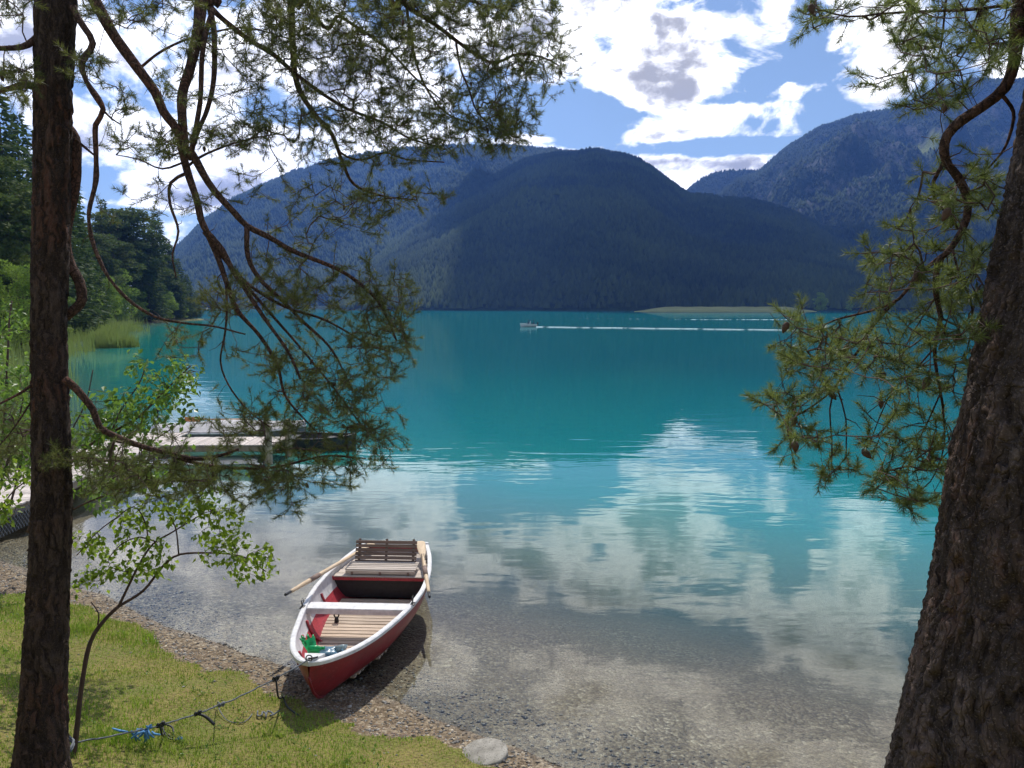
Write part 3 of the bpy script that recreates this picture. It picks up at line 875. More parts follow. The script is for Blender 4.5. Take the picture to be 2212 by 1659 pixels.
# ------------------------------------------------------------------ left pine
def left_pine():
    gz = on_ground(90, 1640)
    root = empty('pine_tree', tuple(gz))
    tag(root, 'slim dark pine trunk with long drooping limbs over the lake, a sapling at its foot', 'tree')
    mw = root.matrix_world.copy(); root.location = (0, 0, 0)
    yy = [-160, 0, 200, 400, 553, 700, 830, 1000, 1106, 1240, 1350, 1500, 1640, 1675]
    cc = [126, 121, 115, 112, 108, 105, 108, 112, 112, 107, 101, 94, 88, 86]
    hh = [37, 37.5, 35, 34.5, 35, 33, 34.5, 36, 38, 39, 41, 44, 52, 62]
    D = 5.62
    P, r = trunk_mesh('trunk', list(zip(cc, yy)), hh, D, M['bark_left'], root, 56, 260, .05, zbot=gz[2] - .25, seed=3, furrow=.07)
    # the part of the trunk above the picture
    top = P[-1]; up = nrm(P[-1] - P[-30])
    ext = [top - up * .1, top + up * .6 + (.02, 0, 0), top + up * 1.6 + (.08, .05, 0), top + up * 3.0 + (.05, .1, 0), top + up * 4.4]
    V, Fc = tube(smoothline(ext, .15, .02, 4), np.linspace(r[-1], .05, len(smoothline(ext, .15))), 20)
    mesh('upper_trunk', V, Fc, M['bark_left'], root, smooth=True)
    S = []
    def up_at(h): return top + up * h
    def L(*a, **k):
        Q = limb(*a, parent=root, **k); S.append(Q[:, :3]); return Q
    L([(170, -60), (205, 0), (245, 75), (300, 150), (335, 200), (352, 240), (382, 280), (392, 320), (405, 370), (425, 430), (440, 490), (480, 540), (503, 585), (540, 640), (580, 700), (622, 760), (650, 820)], 5.6, 5.7, 27, 5, seed=1, start=up_at(.55))
    L([(432, -60), (434, 0), (430, 60), (412, 140), (393, 200), (394, 260), (400, 330)], 6.0, 5.62, 27, 17, seed=2, start=up_at(1.9))
    L([(455, -50), (452, 0), (462, 70), (463, 170), (448, 235), (428, 285), (410, 345)], 6.1, 5.62, 13, 9, seed=3, start=up_at(2.1))
    L([(460, 20), (447, 60), (438, 120), (432, 220), (420, 290), (408, 340)], 5.85, 5.62, 11, 10, seed=4)
    L([(412, 330), (450, 395), (478, 430), (502, 455), (535, 488), (583, 512), (640, 545), (737, 586), (803, 636), (837, 686), (857, 736)], 5.62, 6.1, 17, 4, seed=5)
    L([(534, 488), (536, 553), (560, 600), (600, 640), (660, 700), (720, 760), (762, 840)], 5.75, 6.0, 12, 3, seed=6)
    L([(432, 470), (470, 553), (492, 620), (512, 670), (560, 725), (600, 790), (620, 860), (690, 940)], 5.68, 5.9, 14, 3, seed=7)
    L([(440, 500), (520, 600), (610, 660), (700, 690), (790, 740), (840, 760)], 5.7, 6.1, 9, 3, seed=27)
    L([(455, 520), (560, 650), (640, 740), (730, 850), (790, 930)], 5.7, 6.0, 8, 3, seed=28)
    L([(157, 15), (172, 45), (200, 93), (177, 133), (186, 173), (222, 236), (206, 270), (208, 333), (207, 393), (192, 460), (199, 520), (217, 565), (236, 600), (277, 646), (333, 683), (393, 697), (467, 706), (530, 722)], 5.55, 5.3, 15, 3.5, seed=8, knob=.35)
    L([(487, 600), (490, 663), (487, 720), (477, 780), (493, 830), (520, 870), (550, 900), (582, 922)], 5.7, 5.7, 5, 3, seed=9)
    L([(143, 275), (160, 298), (163, 340), (157, 420), (141, 500), (146, 560), (172, 608), (178, 645), (165, 665), (140, 685)], 5.75, 5.75, 26, 20, seed=10, knob=.25)
    L([(140, 818), (165, 840), (200, 885), (215, 922), (258, 946), (340, 973), (420, 990), (472, 984), (515, 970)], 5.55, 5.8, 17, 6, seed=11)
    L([(360, 978), (420, 1000), (500, 1010), (600, 1008), (700, 985), (790, 990)], 5.7, 6.1, 9, 3, seed=12)
    L([(85, 75), (60, 96), (30, 104), (-30, 106)], 5.6, 5.3, 15, 9, seed=13)
    L([(84, 186), (55, 184), (25, 190), (-20, 200)], 5.6, 5.9, 17, 9, seed=14)
    L([(78, 824), (45, 848), (0, 872), (-50, 900)], 5.55, 5.3, 7, 3, seed=15)
    L([(72, 860), (40, 910), (10, 950), (-30, 990)], 5.55, 5.4, 4, 2, seed=16)
    L([(620, -60), (627, 0), (633, 100), (643, 183), (683, 250), (717, 290), (740, 350), (765, 398), (825, 422), (900, 432)], 6.4, 6.7, 18, 3, seed=17, start=up_at(2.9))
    L([(430, -10), (480, 40), (533, 82), (590, 118), (640, 160), (737, 228), (820, 262), (887, 300), (960, 322)], 6.0, 6.8, 13, 3, seed=18)
    L([(650, -20), (737, 37), (830, 100), (900, 170), (960, 220)], 6.5, 6.9, 9, 3, seed=19, start=up_at(3.1))
    L([(800, -70), (864, 0), (937, 52), (987, 90), (1037, 123), (1072, 136), (1120, 117), (1170, 123), (1208, 142)], 6.5, 7.1, 13, 3, seed=20, start=up_at(3.4))
    L([(866, -50), (877, 0), (887, 83), (910, 167), (937, 217), (972, 250), (1022, 268)], 6.6, 6.9, 8, 3, seed=21)
    L([(985, 90), (995, 150), (1012, 190), (1032, 242), (1070, 277), (1118, 298)], 6.7, 6.9, 5, 2.5, seed=22)
    L([(715, 285), (735, 330), (780, 345), (830, 330), (880, 345), (960, 350)], 6.6, 6.9, 6, 2.5, seed=23)
    L([(300, 150), (350, 110), (420, 80), (520, 60), (600, 75)], 5.65, 6.2, 6, 3, seed=24)
    L([(398, 350), (350, 365), (300, 345), (250, 335)], 5.62, 5.4, 5, 2, seed=25)
    L([(405, 360), (440, 335), (520, 305), (600, 290)], 5.62, 6.1, 6, 2.5, seed=26)
    L([(402, 375), (370, 395), (368, 440), (385, 500), (372, 550), (380, 600)], 5.62, 5.4, 8, 3, seed=29)
    L([(900, -60), (960, -20), (1040, 10), (1110, 20)], 6.5, 7.0, 8, 3, seed=30)
    L([(160, 300), (180, 315), (202, 334)], 5.7, 5.9, 8, 4, seed=31)
    L([(222, 238), (240, 255), (262, 268)], 5.5, 5.6, 5, 2.5, seed=32)
    skel = np.concatenate([s[2::3] for s in S])
    rects = [
        (640, -60, 1130, 60, 2.6), (600, 30, 1140, 170, 2.1), (1040, 70, 1215, 190, 2.4), (860, 170, 1120, 300, 1.9), (1000, 190, 1140, 300, 1.6), (700, 150, 900, 330, 1.6), (860, 270, 1100, 330, 1.7), (1060, 250, 1130, 305, 2.4),
        (1060, -30, 1150, 60, 2.0), (720, 330, 860, 370, 1.2), (840, 305, 960, 350, 1.6), (960, 310, 1030, 340, 1.0),
        (520, -40, 700, 120, 1.4), (430, 20, 640, 170, .8), (600, 150, 740, 330, 1.1),
        (740, 400, 940, 445, 3.6), (640, 440, 800, 500, 1.3), (790, 440, 840, 500, 2.4), (650, 395, 740, 430, 1.0),
        (300, 270, 430, 325, 2.4), (455, 250, 620, 315, 2.4), (210, 290, 280, 330, 1.6), (150, 115, 240, 185, 1.6), (-10, 110, 78, 230, 2.2), (250, -20, 400, 55, 1.8), (330, 140, 410, 215, 1.3), (290, 315, 370, 345, 2.0), (225, 160, 330, 260, .5), (-20, -20, 80, 60, 1.5), (160, -20, 260, 60, .9),
        (450, 180, 600, 250, .7), (380, 360, 640, 470, .35), (240, 380, 400, 520, .25),
        (447, 590, 567, 670, 1.6), (530, 560, 737, 700, 1.5), (366, 705, 490, 765, 1.0), (517, 740, 737, 830, 1.6), (600, 800, 750, 880, 1.8), (500, 870, 737, 953, 1.9), (440, 620, 500, 700, .8),
        (737, 580, 860, 703, 2.2), (830, 630, 897, 760, 2.0), (737, 700, 870, 787, 2.6), (737, 800, 850, 887, 2.4), (737, 890, 855, 1000, 2.4), (760, 995, 790, 1022, 2.5), (540, 480, 700, 590, .5),
        (150, 953, 430, 1053, 2.3), (430, 1000, 720, 1060, 2.8), (560, 960, 730, 1010, 1.6), (-20, 880, 77, 1020, 1.8), (233, 1040, 500, 1075, 2.0), (500, 1053, 650, 1103, 1.4), (320, 900, 430, 950, .7), (430, 900, 560, 970, .9), (620, 1080, 655, 1106, 1.6), (700, 1000, 790, 1010, 2.0)]
    def dep(x, y):
        b = np.interp(x, [-50, 150, 420, 700, 1200], [5.4, 5.5, 5.65, 6.3, 7.0])
        return np.where(y > 540, np.where((x < 85) & (y > 850), 7.2, np.interp(x, [-50, 150, 420, 900], [5.45, 5.55, 5.75, 6.05])), b)
    rects = [(a, b, c, d, e * (2.3 if b < 350 and c > 500 else 1.8 if b > 865 else 1.6)) for a, b, c, d, e in rects]
    tg = rect_targets(rects, dep)
    crown(root, skel, tg, M['needle'], 48, .056, .0032, shoot=.09, extra=2, r_tip=.0017, step=.10, sag=.16, cones=26)
    return root
left_pine()

# ------------------------------------------------------------------ right pine
def right_pine():
    root = empty('pine_tree')
    tag(root, 'thick leaning pine trunk with coarse furrowed bark and a crooked red limb, nearest the viewer', 'tree')
    D = 2.55
    yy = [-260, 0, 150, 300, 420, 553, 740, 870, 1000, 1120, 1330, 1500, 1659, 1760]
    el = [2262, 2226, 2208, 2184, 2160, 2132, 2098, 2072, 2040, 2018, 1988, 1950, 1918, 1895]
    hh = [176, 182, 186, 190, 193, 197, 203, 208, 214, 220, 230, 244, 260, 275]
    cc = [e + h + 48 for e, h in zip(el, hh)]
    gz = 1.55
    P, r = trunk_mesh('trunk', list(zip(cc, yy)), hh, D, M['bark_near'], root, 220, 560, .05, zbot=1.45, seed=11, furrow=.085)
    top = P[-1]; up = nrm(P[-1] - P[-30])
    ext = [top - up * .05, top + up * .6, top + up * 1.7, top + up * 3.2, top + up * 4.6]
    Q = smoothline(ext, .15, .02, 4)
    V, Fc = tube(Q, np.linspace(r[-1], .06, len(Q)), 24)
    mesh('upper_trunk', V, Fc, M['bark_near'], root, smooth=True)
    S = []
    def L(*a, **k):
        Q = limb(*a, parent=root, **k); S.append(Q[:, :3]); return Q
    L([(2216, -70), (2205, 0), (2198, 67), (2192, 133), (2172, 187), (2125, 227), (2075, 260), (2045, 293), (2038, 327), (2048, 357), (2070, 384), (2092, 440), (2078, 500), (2045, 547), (2026, 570), (2022, 636), (2032, 686), (2018, 753), (2025, 820), (2036, 880)], 2.75, 3.1, 31, 5, seed=41, start=top + up * .3, knob=.22, n=14)
    L([(2034, 552), (1985, 595), (1942, 646), (1875, 673), (1808, 690), (1765, 710)], 3.1, 3.25, 9, 3, seed=42)
    L([(1935, 650), (1890, 700), (1858, 753), (1825, 793), (1805, 836), (1752, 880), (1705, 905)], 3.15, 3.3, 8, 3, seed=43)
    L([(1805, 832), (1793, 886), (1798, 953), (1797, 1015)], 3.22, 3.25, 4, 2.5, seed=44)
    L([(1808, 838), (1828, 903), (1829, 986)], 3.22, 3.2, 4, 2.5, seed=45)
    L([(2160, 202), (2183, 230), (2189, 255), (2177, 300), (2162, 330), (2134, 362)], 2.9, 2.9, 9, 4, seed=46)
    L([(2040, 350), (2017, 390), (2022, 433), (2055, 465), (2070, 495)], 3.0, 3.05, 9, 5, seed=47)
    L([(2055, 530), (2075, 603), (2095, 640), (2100, 703), (2085, 780)], 3.05, 3.0, 5, 2.5, seed=48)
    L([(2260, 10), (2190, 8), (2100, 20), (2000, 25), (1900, 30), (1830, 36), (1745, 12)], 2.8, 3.2, 8, 3, seed=49)
    L([(2048, -30), (2042, 10), (2036, 67), (2022, 133), (1975, 150), (1890, 172)], 3.0, 3.2, 5, 2.5, seed=50)
    L([(2130, -30), (2115, 40), (2085, 110), (2040, 170), (1990, 210)], 2.95, 3.1, 5, 2.5, seed=51)
    L([(2020, 750), (1975, 800), (1930, 840), (1900, 900), (1880, 960)], 3.1, 3.2, 4, 2, seed=52)
    L([(2030, 850), (2000, 920), (1960, 990), (1925, 1040)], 3.1, 3.15, 4, 2, seed=53)
    L([(2035, 870), (2040, 960), (2010, 1040), (1960, 1080)], 3.1, 3.1, 4, 2, seed=54)
    L([(2022, 640), (1990, 690), (1960, 740), (1940, 790)], 3.1, 3.15, 4, 2, seed=55)
    L([(2200, -40), (2140, -10), (2100, 60), (2130, 130)], 2.9, 3.0, 6, 2.5, seed=56)
    skel = np.concatenate([s[2::3] for s in S])
    rects = [
        (1722, 0, 1810, 62, 1.6), (1792, -10, 2100, 60, 1.5), (2090, -10, 2200, 150, 1.5), (1940, 50, 2090, 140, .9), (1870, 60, 1960, 110, .6), (1925, 100, 2060, 170, .8), (1855, 150, 1975, 195, 1.1), (1942, 165, 2105, 245, 1.7), (2060, 60, 2180, 120, 1.2),
        (2005, 350, 2160, 490, 1.7), (1932, 450, 1988, 473, 2.2), (1935, 490, 1990, 512, 2.2), (1862, 533, 2008, 560, 2.2), (2040, 480, 2130, 620, 1.5),
        (1868, 545, 1975, 590, 2.2), (1882, 600, 1960, 650, 2.2), (1970, 560, 2110, 720, 1.4), (1688, 668, 1744, 713, 3.2), (1722, 693, 1945, 790, 2.3), (1682, 740, 1762, 815, 2.4), (1735, 803, 1810, 853, 2.0), (1642, 850, 1758, 900, 2.4), (1665, 903, 1760, 963, 1.5), (1705, 915, 1792, 986, 1.5),
        (1748, 1008, 1808, 1044, 2.2), (1808, 988, 1852, 1016, 2.6), (1860, 930, 1888, 985, 2.6), (1875, 1008, 1960, 1054, 2.4), (1892, 740, 2042, 920, 1.0), (1930, 1060, 2032, 1100, 2.4), (1955, 920, 2050, 1060, 1.5), (2040, 700, 2100, 920, 1.2), (1890, 900, 1960, 1000, 1.1)]
    def dep(x, y): return np.interp(x, [1600, 1900, 2200], [3.3, 3.15, 2.95])
    rects = [(a, b, c, d, e * 1.35) for a, b, c, d, e in rects]
    tg = rect_targets(rects, lambda x, y: dep(x, y))
    crown(root, skel, tg, M['needle_r'], 72, .047, .0021, shoot=.06, extra=1, r_tip=.0014, step=.06, sag=.15, cones=22, rmax=.012)
right_pine()

# ------------------------------------------------------------------ sapling at the foot of the left pine
def sapling():
    b = on_ground(160, 1630)
    root = empty('sapling'); tag(root, 'thin young broadleaf sapling with lime green leaves beside the slim pine trunk', 'sapling')
    S = []
    def L(*a, **k):
        Q = limb(*a, parent=root, name=k.pop('name', 'branch'), mat=M['bark_twig'], **k); S.append(Q[:, :3]); return Q
    d = (b[1] * 1.0) * cp + (4 - b[2]) * sp
    L([(158, 1645), (168, 1560), (178, 1470), (196, 1385), (225, 1340), (256, 1310)], d, d + .05, 12, 8, name='stem', seed=61)
    L([(256, 1310), (300, 1222), (330, 1175), (370, 1150), (440, 1108)], d + .05, d + .1, 6, 2.5, seed=62)
    L([(256, 1310), (310, 1275), (350, 1225), (390, 1197), (470, 1195), (530, 1205), (575, 1235)], d + .05, d + .25, 6.5, 2.5, seed=63)
    L([(386, 1197), (380, 1140), (362, 1105), (350, 1085)], d + .12, d, 3.5, 2, seed=64)
    L([(335, 1170), (300, 1160), (262, 1175), (235, 1205)], d + .08, d - .1, 3.5, 2, seed=65)
    L([(322, 1180), (315, 1130), (290, 1095), (250, 1120), (210, 1150), (165, 1200)], d + .08, d - .15, 3, 2, seed=66)
    L([(212, 1350), (213, 1325), (196, 1300)], d, d, 3.5, 2, seed=67)
    skel = np.concatenate(S)
    rects = [(240, 1075, 310, 1140, 1.6), (310, 1070, 440, 1130, 2.2), (160, 1150, 230, 1205, 1.8), (215, 1190, 280, 1250, 2.2), (290, 1160, 350, 1240, 2.2), (430, 1090, 520, 1160, 2.2), (440, 1150, 560, 1215, 1.6), (500, 1180, 595, 1250, 1.6), (170, 1215, 230, 1275, 1.6), (255, 1110, 330, 1180, 1.4), (345, 1190, 380, 1215, 1.6), (150, 1240, 175, 1280, 2)]
    n_ = []
    for x0, y0, x1, y1, dn in rects:
        n = max(2, int((x1 - x0) * (y1 - y0) / 1000 * dn * 2.6))
        n_.append(W(rng.uniform(x0, x1, n), rng.uniform(y0, y1, n), d + rng.normal(.05, .10, n)))
    tg = np.concatenate(n_)
    A, B, ra, rb, tips, td = grow(skel, tg, step=.05, sag=.05, r_tip=.0013, rmax=.004)
    V1, F1 = twig_mesh(A, B, ra, rb, 3)
    V2, F2 = leaves(tips, nrm(td + (0, 0, -.3)), 5, .055, .040, .03, .3)
    two('crown', V1, F1, V2, F2, M['bark_twig'], M['leaf_lime'], root)
sapling()

# ------------------------------------------------------------------ shrubs by the dock and the left edge
def shrub(label, stems, rects, d0, d1, n, L, wd, name='shrub', mat='leaf_bush', mult=1.0, sp=.05, jd=.5):
    root = empty(name); tag(root, label, 'shrub')
    S = []
    for i, (pts, w0, w1) in enumerate(stems):
        Q = limb(pts, d0, d1, w0, w1, name='stem', parent=root, seed=len(pts) * 7 + i, mat=M['bark_twig'], n=6); S.append(Q[:, :3])
    skel = np.concatenate(S); tg = []
    for x0, y0, x1, y1, dn in rects:
        k = max(2, int((x1 - x0) * (y1 - y0) / 1000 * dn * mult))
        x = (x0 + x1) / 2 + np.clip(rng.normal(0, .45, k), -.9, .9) * (x1 - x0) / 1.5
        y = (y0 + y1) / 2 + np.clip(rng.normal(0, .45, k), -.9, .9) * (y1 - y0) / 1.5
        tg.append(W(x, y, (d0 + d1) / 2 + rng.normal(0, jd, k)))
    A, B, ra, rb, tips, td = grow(skel, np.concatenate(tg), step=.10, sag=-.1, r_tip=.002, rmax=.009)
    V1, F1 = twig_mesh(A, B, ra, rb, 3)
    V2, F2 = leaves(tips, nrm(td), n + 1, L, wd, sp, .2)
    two('crown', V1, F1, V2, F2, M['bark_twig'], M[mat], root)
    return root
shrub('bush with an arching glossy leafed branch over the water behind the slim pine trunk',
      [([(60, 1150), (120, 1040), (190, 965), (240, 935), (300, 900), (350, 850), (412, 790)], 10, 3), ([(240, 935), (262, 885), (300, 830), (318, 778)], 4, 2), ([(240, 938), (300, 965), (350, 940), (400, 905)], 5, 2), ([(110, 1050), (150, 940), (185, 870), (200, 800)], 4, 2)],
      [(180, 860, 290, 960, 1.8), (240, 850, 350, 935, 2.0), (320, 800, 400, 880, 2.2), (370, 770, 425, 840, 2.6), (290, 775, 330, 840, 1.6), (280, 930, 400, 970, 1.3), (150, 900, 230, 1000, 2.0), (360, 890, 415, 920, 1.4), (150, 960, 340, 1010, .7)], 8.6, 8.9, 5, .095, .055, mult=2.2, jd=.3)
shrub('dense bright green bush filling the left edge below the reeds',
      [([(-20, 1120), (0, 1000), (10, 900), (15, 800), (20, 700), (25, 650)], 9, 3), ([(0, 1050), (30, 950), (50, 860), (60, 800)], 6, 2), ([(20, 1100), (45, 1000), (60, 920), (110, 860)], 5, 2), ([(-40, 1050), (-60, 900), (-50, 780), (-30, 700)], 7, 3)],
      [(0, 640, 45, 720, 1.4), (-60, 720, 30, 800, 2.0), (-40, 780, 90, 900, 2.4), (-60, 860, 120, 1000, 2.6), (-40, 960, 130, 1040, 1.6), (-60, 1010, 60, 1050, 1.4)], 11.0, 11.4, 5, .11, .06, mult=2.2, jd=.5)
shrub('low yellow green bush hanging in front of the dock edge at the left side',
      [([(-30, 1150), (0, 1100), (30, 1060), (70, 1030)], 5, 2), ([(-20, 1140), (10, 1130), (30, 1110)], 4, 2)],
      [(-20, 1000, 80, 1040, 1.8), (-20, 1030, 70, 1055, 1.2), (-30, 1080, 30, 1130, 3.0)], 7.8, 7.9, 5, .085, .05, mat='leaf_lime', jd=.15, mult=1.8)
shrub('leafy bush over the water directly under the lowest pine limb',
      [([(60, 1190), (130, 1120), (200, 1080), (280, 1060), (360, 1040), (450, 1040)], 6, 2), ([(200, 1080), (250, 1030), (330, 1010), (400, 1010)], 4, 2)],
      [(150, 1010, 260, 1070, 1.6), (240, 1000, 400, 1060, 1.8), (380, 1030, 500, 1075, 1.6), (180, 1050, 240, 1090, 1.0)], 7.2, 7.4, 5, .08, .05, jd=.3, mult=1.8)

# ------------------------------------------------------------------ red rowing boat
def m_paint(name, c, c2, rough=.35):
    t = NT(name); o = t.obj()
    n = t.noise(o, 3.0, 6, .6).outputs[0]; f = t.noise(t.mapping(o, (30, 4, 30)), 1.5, 6, .7).outputs[0]
    col = t.mix(t.mr(n, .35, .7), c, c2)
    col = t.mix(t.math('MULTIPLY', t.mr(f, .58, .70), .8), col, tuple(min(1, q * 1.3 + .07) for q in c2))
    g = t.noise(t.mapping(o, (3, 3, 9)), 2.2, 7, .7).outputs[0]
    col = t.mix(t.math('MULTIPLY', t.mr(g, .5, .68), .55), col, (.07, .022, .02))
    z = t.n('SeparateXYZ', {0: o}).outputs[2]
    sc_ = t.noise(t.mapping(o, (6, 6, 40)), 2, 5, .6).outputs[0]
    col = t.mix(t.math('MULTIPLY', t.mr(z, .16, .04), t.mr(sc_, .4, .6)), col, (.10, .035, .03))
    return t.surf(t.pbsdf(color=col, rough=t.mr(n, .3, .7, rough, rough + .2), spec=.45))
M['red_out'] = m_paint('red_hull_paint', (.20, .010, .017), (.27, .018, .025), .30)
M['red_in'] = m_paint('red_inner_paint', (.34, .022, .034), (.46, .055, .065), .4)

def rowboat():
    BOW = np.array([-1.93, 7.0, 0.0]); ang = -math.atan2(.21, 4.1)
    root = empty('rowing_boat', tuple(BOW), ang)
    tag(root, 'red and white wooden rowing boat pulled up bow first on the gravel', 'rowing boat')
    yb = np.array([0, .06, .16, .4, .8, 1.3, 1.8, 2.4, 3.0, 3.6, 4.1]); bb = np.array([.012, .085, .17, .305, .44, .545, .64, .705, .685, .60, .47])
    zgv = np.interp; 
    def b_(y): return float(np.interp(y, yb, bb))
    def zg(y): return .45 + .17 * (1 - min(y, 2.2) / 2.2) ** 2 + .05 * max(0, (y - 2.4) / 1.7) ** 2
    def zk(y): return float(np.interp(y, [0, .05, .12, .25, .42, .6, 1.0, 2, 3, 4.1], [.50, .40, .29, .17, .085, .045, .0, -.05, -.06, .02]))
    ys = np.concatenate([[0, .03, .06, .11, .17, .25, .33, .42], np.linspace(.52, 4.1, 30)])
    # smooth plan line
    from numpy import polyfit
    def plan(y):
        return b_(y)
    bs = np.array([plan(y) for y in ys]); 
    for _ in range(2): bs[3:-1] = (bs[2:-2] + bs[3:-1] * 2 + bs[4:]) / 4
    nt = 15; T = np.linspace(0, 1, nt)
    def section(y, b, off=0.0):
        k = np.clip(y / 1.4, 0, 1)
        b2 = max(b - off, .004); z0 = zk(y) + off * .9; z1 = zg(y)
        z0 = min(z0, z1 - .02)
        rx = b2 * np.sin(T * np.pi / 2) ** (.95 - .15 * k); vx = b2 * T ** .8
        x = vx * (1 - k) + rx * k
        z = z0 + (z1 - z0) * ((1 - np.cos(T * np.pi / 2)) * k + T * (1 - k))
        return x, z
    mb = MB()
    rows_o, rows_i = [], []
    for y, b in zip(ys, bs):
        x, z = section(y, b); xi, zi = section(y, b, .035)
        rows_o.append(np.concatenate([np.stack([-x[::-1], np.full(nt, y), z[::-1]], -1), np.stack([x[1:], np.full(nt - 1, y), z[1:]], -1)]))
        yi = y + (.05 if y < .1 else 0) - (.03 if y > 4.05 else 0)
        rows_i.append(np.concatenate([np.stack([-xi[::-1], np.full(nt, yi), zi[::-1]], -1), np.stack([xi[1:], np.full(nt - 1, yi), zi[1:]], -1)]))
    O = np.array(rows_o); I = np.array(rows_i); nr, nc = O.shape[:2]
    idx = np.arange(nr * nc).reshape(nr, nc)
    Fo = [(idx[i, j], idx[i + 1, j], idx[i + 1, j + 1], idx[i, j + 1]) for i in range(nr - 1) for j in range(nc - 1)]
    mb.add(O.reshape(-1, 3), Fo, 0)
    # inner skin: red below, white band under the gunwale
    for i in range(nr - 1):
        pass
    Fi, Mi = [], []
    for i in range(nr - 1):
        for j in range(nc - 1):
            Fi.append((idx[i, j + 1], idx[i + 1, j + 1], idx[i + 1, j], idx[i, j]))
            e = min(j, nc - 2 - j); Mi.append(2 if e < 4 else 1)
    base = mb.n; mb.V.append(I.reshape(-1, 3)); mb.n += nr * nc
    for f, m_ in zip(Fi, Mi): mb.F.append(tuple(q + base for q in f)); mb.M.append(m_)
    # transom, outer and inner
    mb.add(O[-1], [tuple(range(nc))], 0); mb.add(I[-1], [tuple(range(nc))[::-1]], 1)
    h = mb.build('hull', [M['red_out'], M['red_in'], M['white_paint']], root, smooth=True)
    # gunwale
    for s in (-1, 1):
        P = np.array([(s * (b - .012), y, zg(y) + .012) for y, b in zip(ys, bs)])
        g = MB(); T_, N_, B_ = frames(P)
        prof = np.array([(-.032, -.012), (-.032, .006), (-.024, .015), (.016, .015), (.028, .006), (.028, -.026), (.012, -.03)])
        V = []
        for p, t_ in zip(P, T_):
            sd = nrm(np.cross(t_, [0, 0, 1.0])) * s * 1.0
            if np.dot(sd, [s, 0, 0]) < 0: sd = -sd
            w = min(1, .35 + abs(p[0]) / .12)
            for a, b2 in prof: V.append(p + sd * a * w + np.array([0, 0, 1.0]) * b2)
        n = len(prof); Fc = [(i * n + j, i * n + (j + 1) % n, (i + 1) * n + (j + 1) % n, (i + 1) * n + j) for i in range(len(P) - 1) for j in range(n)]
        Fc += [tuple(range(n)), tuple((len(P) - 1) * n + j for j in range(n))]
        g.add(V, Fc); g.build('gunwale', M['white_paint'], root)
    # bow block and stern rail
    mb = MB(); z = zg(0) + .035
    mb.add([(0, -.02, z), (-.07, .10, z), (-.10, .20, z - .014), (.10, .20, z - .014), (.07, .10, z), (0, -.02, z - .03), (-.07, .10, z - .03), (-.10, .20, z - .044), (.10, .20, z - .044), (.07, .10, z - .03)],
           [(0, 4, 3, 2, 1), (5, 6, 7, 8, 9), (0, 1, 6, 5), (1, 2, 7, 6), (2, 3, 8, 7), (3, 4, 9, 8), (4, 0, 5, 9)])
    mb.build('bow_plate', M['white_paint'], root)
    MB().box((0, 4.09, zg(4.1) + .015), (.98, .07, .05), bev=.01).build('stern_rail', M['white_paint'], root)
    # stem band
    MB().tube([(0, y - .006, zk(y) - .004) for y in (0, .05, .12, .25, .42, .6)], [.012, .014, .014, .014, .012, .008], 8).build('stem', M['red_out'], root, True)
    # thwart and knees
    t_ = root; y0 = 1.86; bw = b_(y0) - .04
    th = MB(); th.box((0, y0, zg(y0) - .015), (2 * bw, .20, .032), bev=.006); th.box((0, y0 - .09, zg(y0) - .045), (2 * bw - .02, .022, .05), bev=.004)
    th.build('thwart', M['white_paint'], root)
    # ribs
    for yy in (.62, 1.15, 1.62, 2.5):
        for s in (-1, 1):
            x, z_ = section(yy, b_(yy), .05)
            P = [(s * x[k], yy, z_[k]) for k in range(4, 13)]
            MB().tube(P, .016, 6).build('rib', M['red_in'], root, True)
    # floor boards lying across
    f = MB(); y = .78; fl = .105
    while y < 2.95:
        wdt = .088 + random.uniform(-.008, .006)
        hb = min(b_(y), b_(y + wdt)) * (.80 if y > 1.2 else .62 + .15 * (y - .78)) - .03
        f.box((random.uniform(-.008, .008), y + wdt / 2, fl + random.uniform(-.002, .003)), (2 * hb, wdt - .010, .020), bev=.003)
        y += wdt + .004
    f.build('floor_boards', M['floorwood'], root)
    for sx in (-.22, .22): MB().box((sx, 2.0, .085), (.03, 1.9, .022)).build('floor_bearer', M['backwood'], root)
    # stern deck with a flat black panel across the space below
    yd = 2.99
    dk = MB()
    for k in range(8):
        ya = yd + k * .142; hb = min(b_(ya), b_(min(4.1, ya + .142))) - .045
        dk.box((0, ya + .069, .395), (2 * hb, .136, .022), bev=.003)
    dk.build('stern_deck', M['seatwood'], root)
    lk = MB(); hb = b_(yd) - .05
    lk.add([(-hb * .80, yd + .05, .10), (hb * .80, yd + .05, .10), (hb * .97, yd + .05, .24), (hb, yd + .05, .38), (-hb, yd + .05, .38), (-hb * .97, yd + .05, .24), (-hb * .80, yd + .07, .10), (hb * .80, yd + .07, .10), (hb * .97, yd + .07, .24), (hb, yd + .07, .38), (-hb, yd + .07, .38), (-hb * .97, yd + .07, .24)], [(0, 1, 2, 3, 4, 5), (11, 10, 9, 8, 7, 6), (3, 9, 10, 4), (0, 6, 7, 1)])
    lk.build('under_deck_panel', M['black'], root)
    MB().box((0, yd + .012, .375), (2 * b_(yd) - .09, .022, .05), bev=.003).build('deck_edge', M['red_in'], root)
    # slatted bench
    bn = empty('bench'); bn.parent = root
    st = MB()
    for k in range(5): st.box((0, 3.08 + k * .062, .475 + .002 * k), (.96, .052, .018), bev=.004)
    st.box((0, 3.045, .445), (.94, .02, .045), bev=.004)
    st.build('seat', M['seatwood'], bn)
    bk = MB(); a = R(20)
    for k in range(6):
        hgt = -.022 + k * .050
        bk.box((0, 3.40 + hgt * math.tan(a), .50 + hgt), (.86, .018, .043), rot=rotx(-a), bev=.004)
    bk.build('backrest', M['backwood'], bn)
    fr = MB()
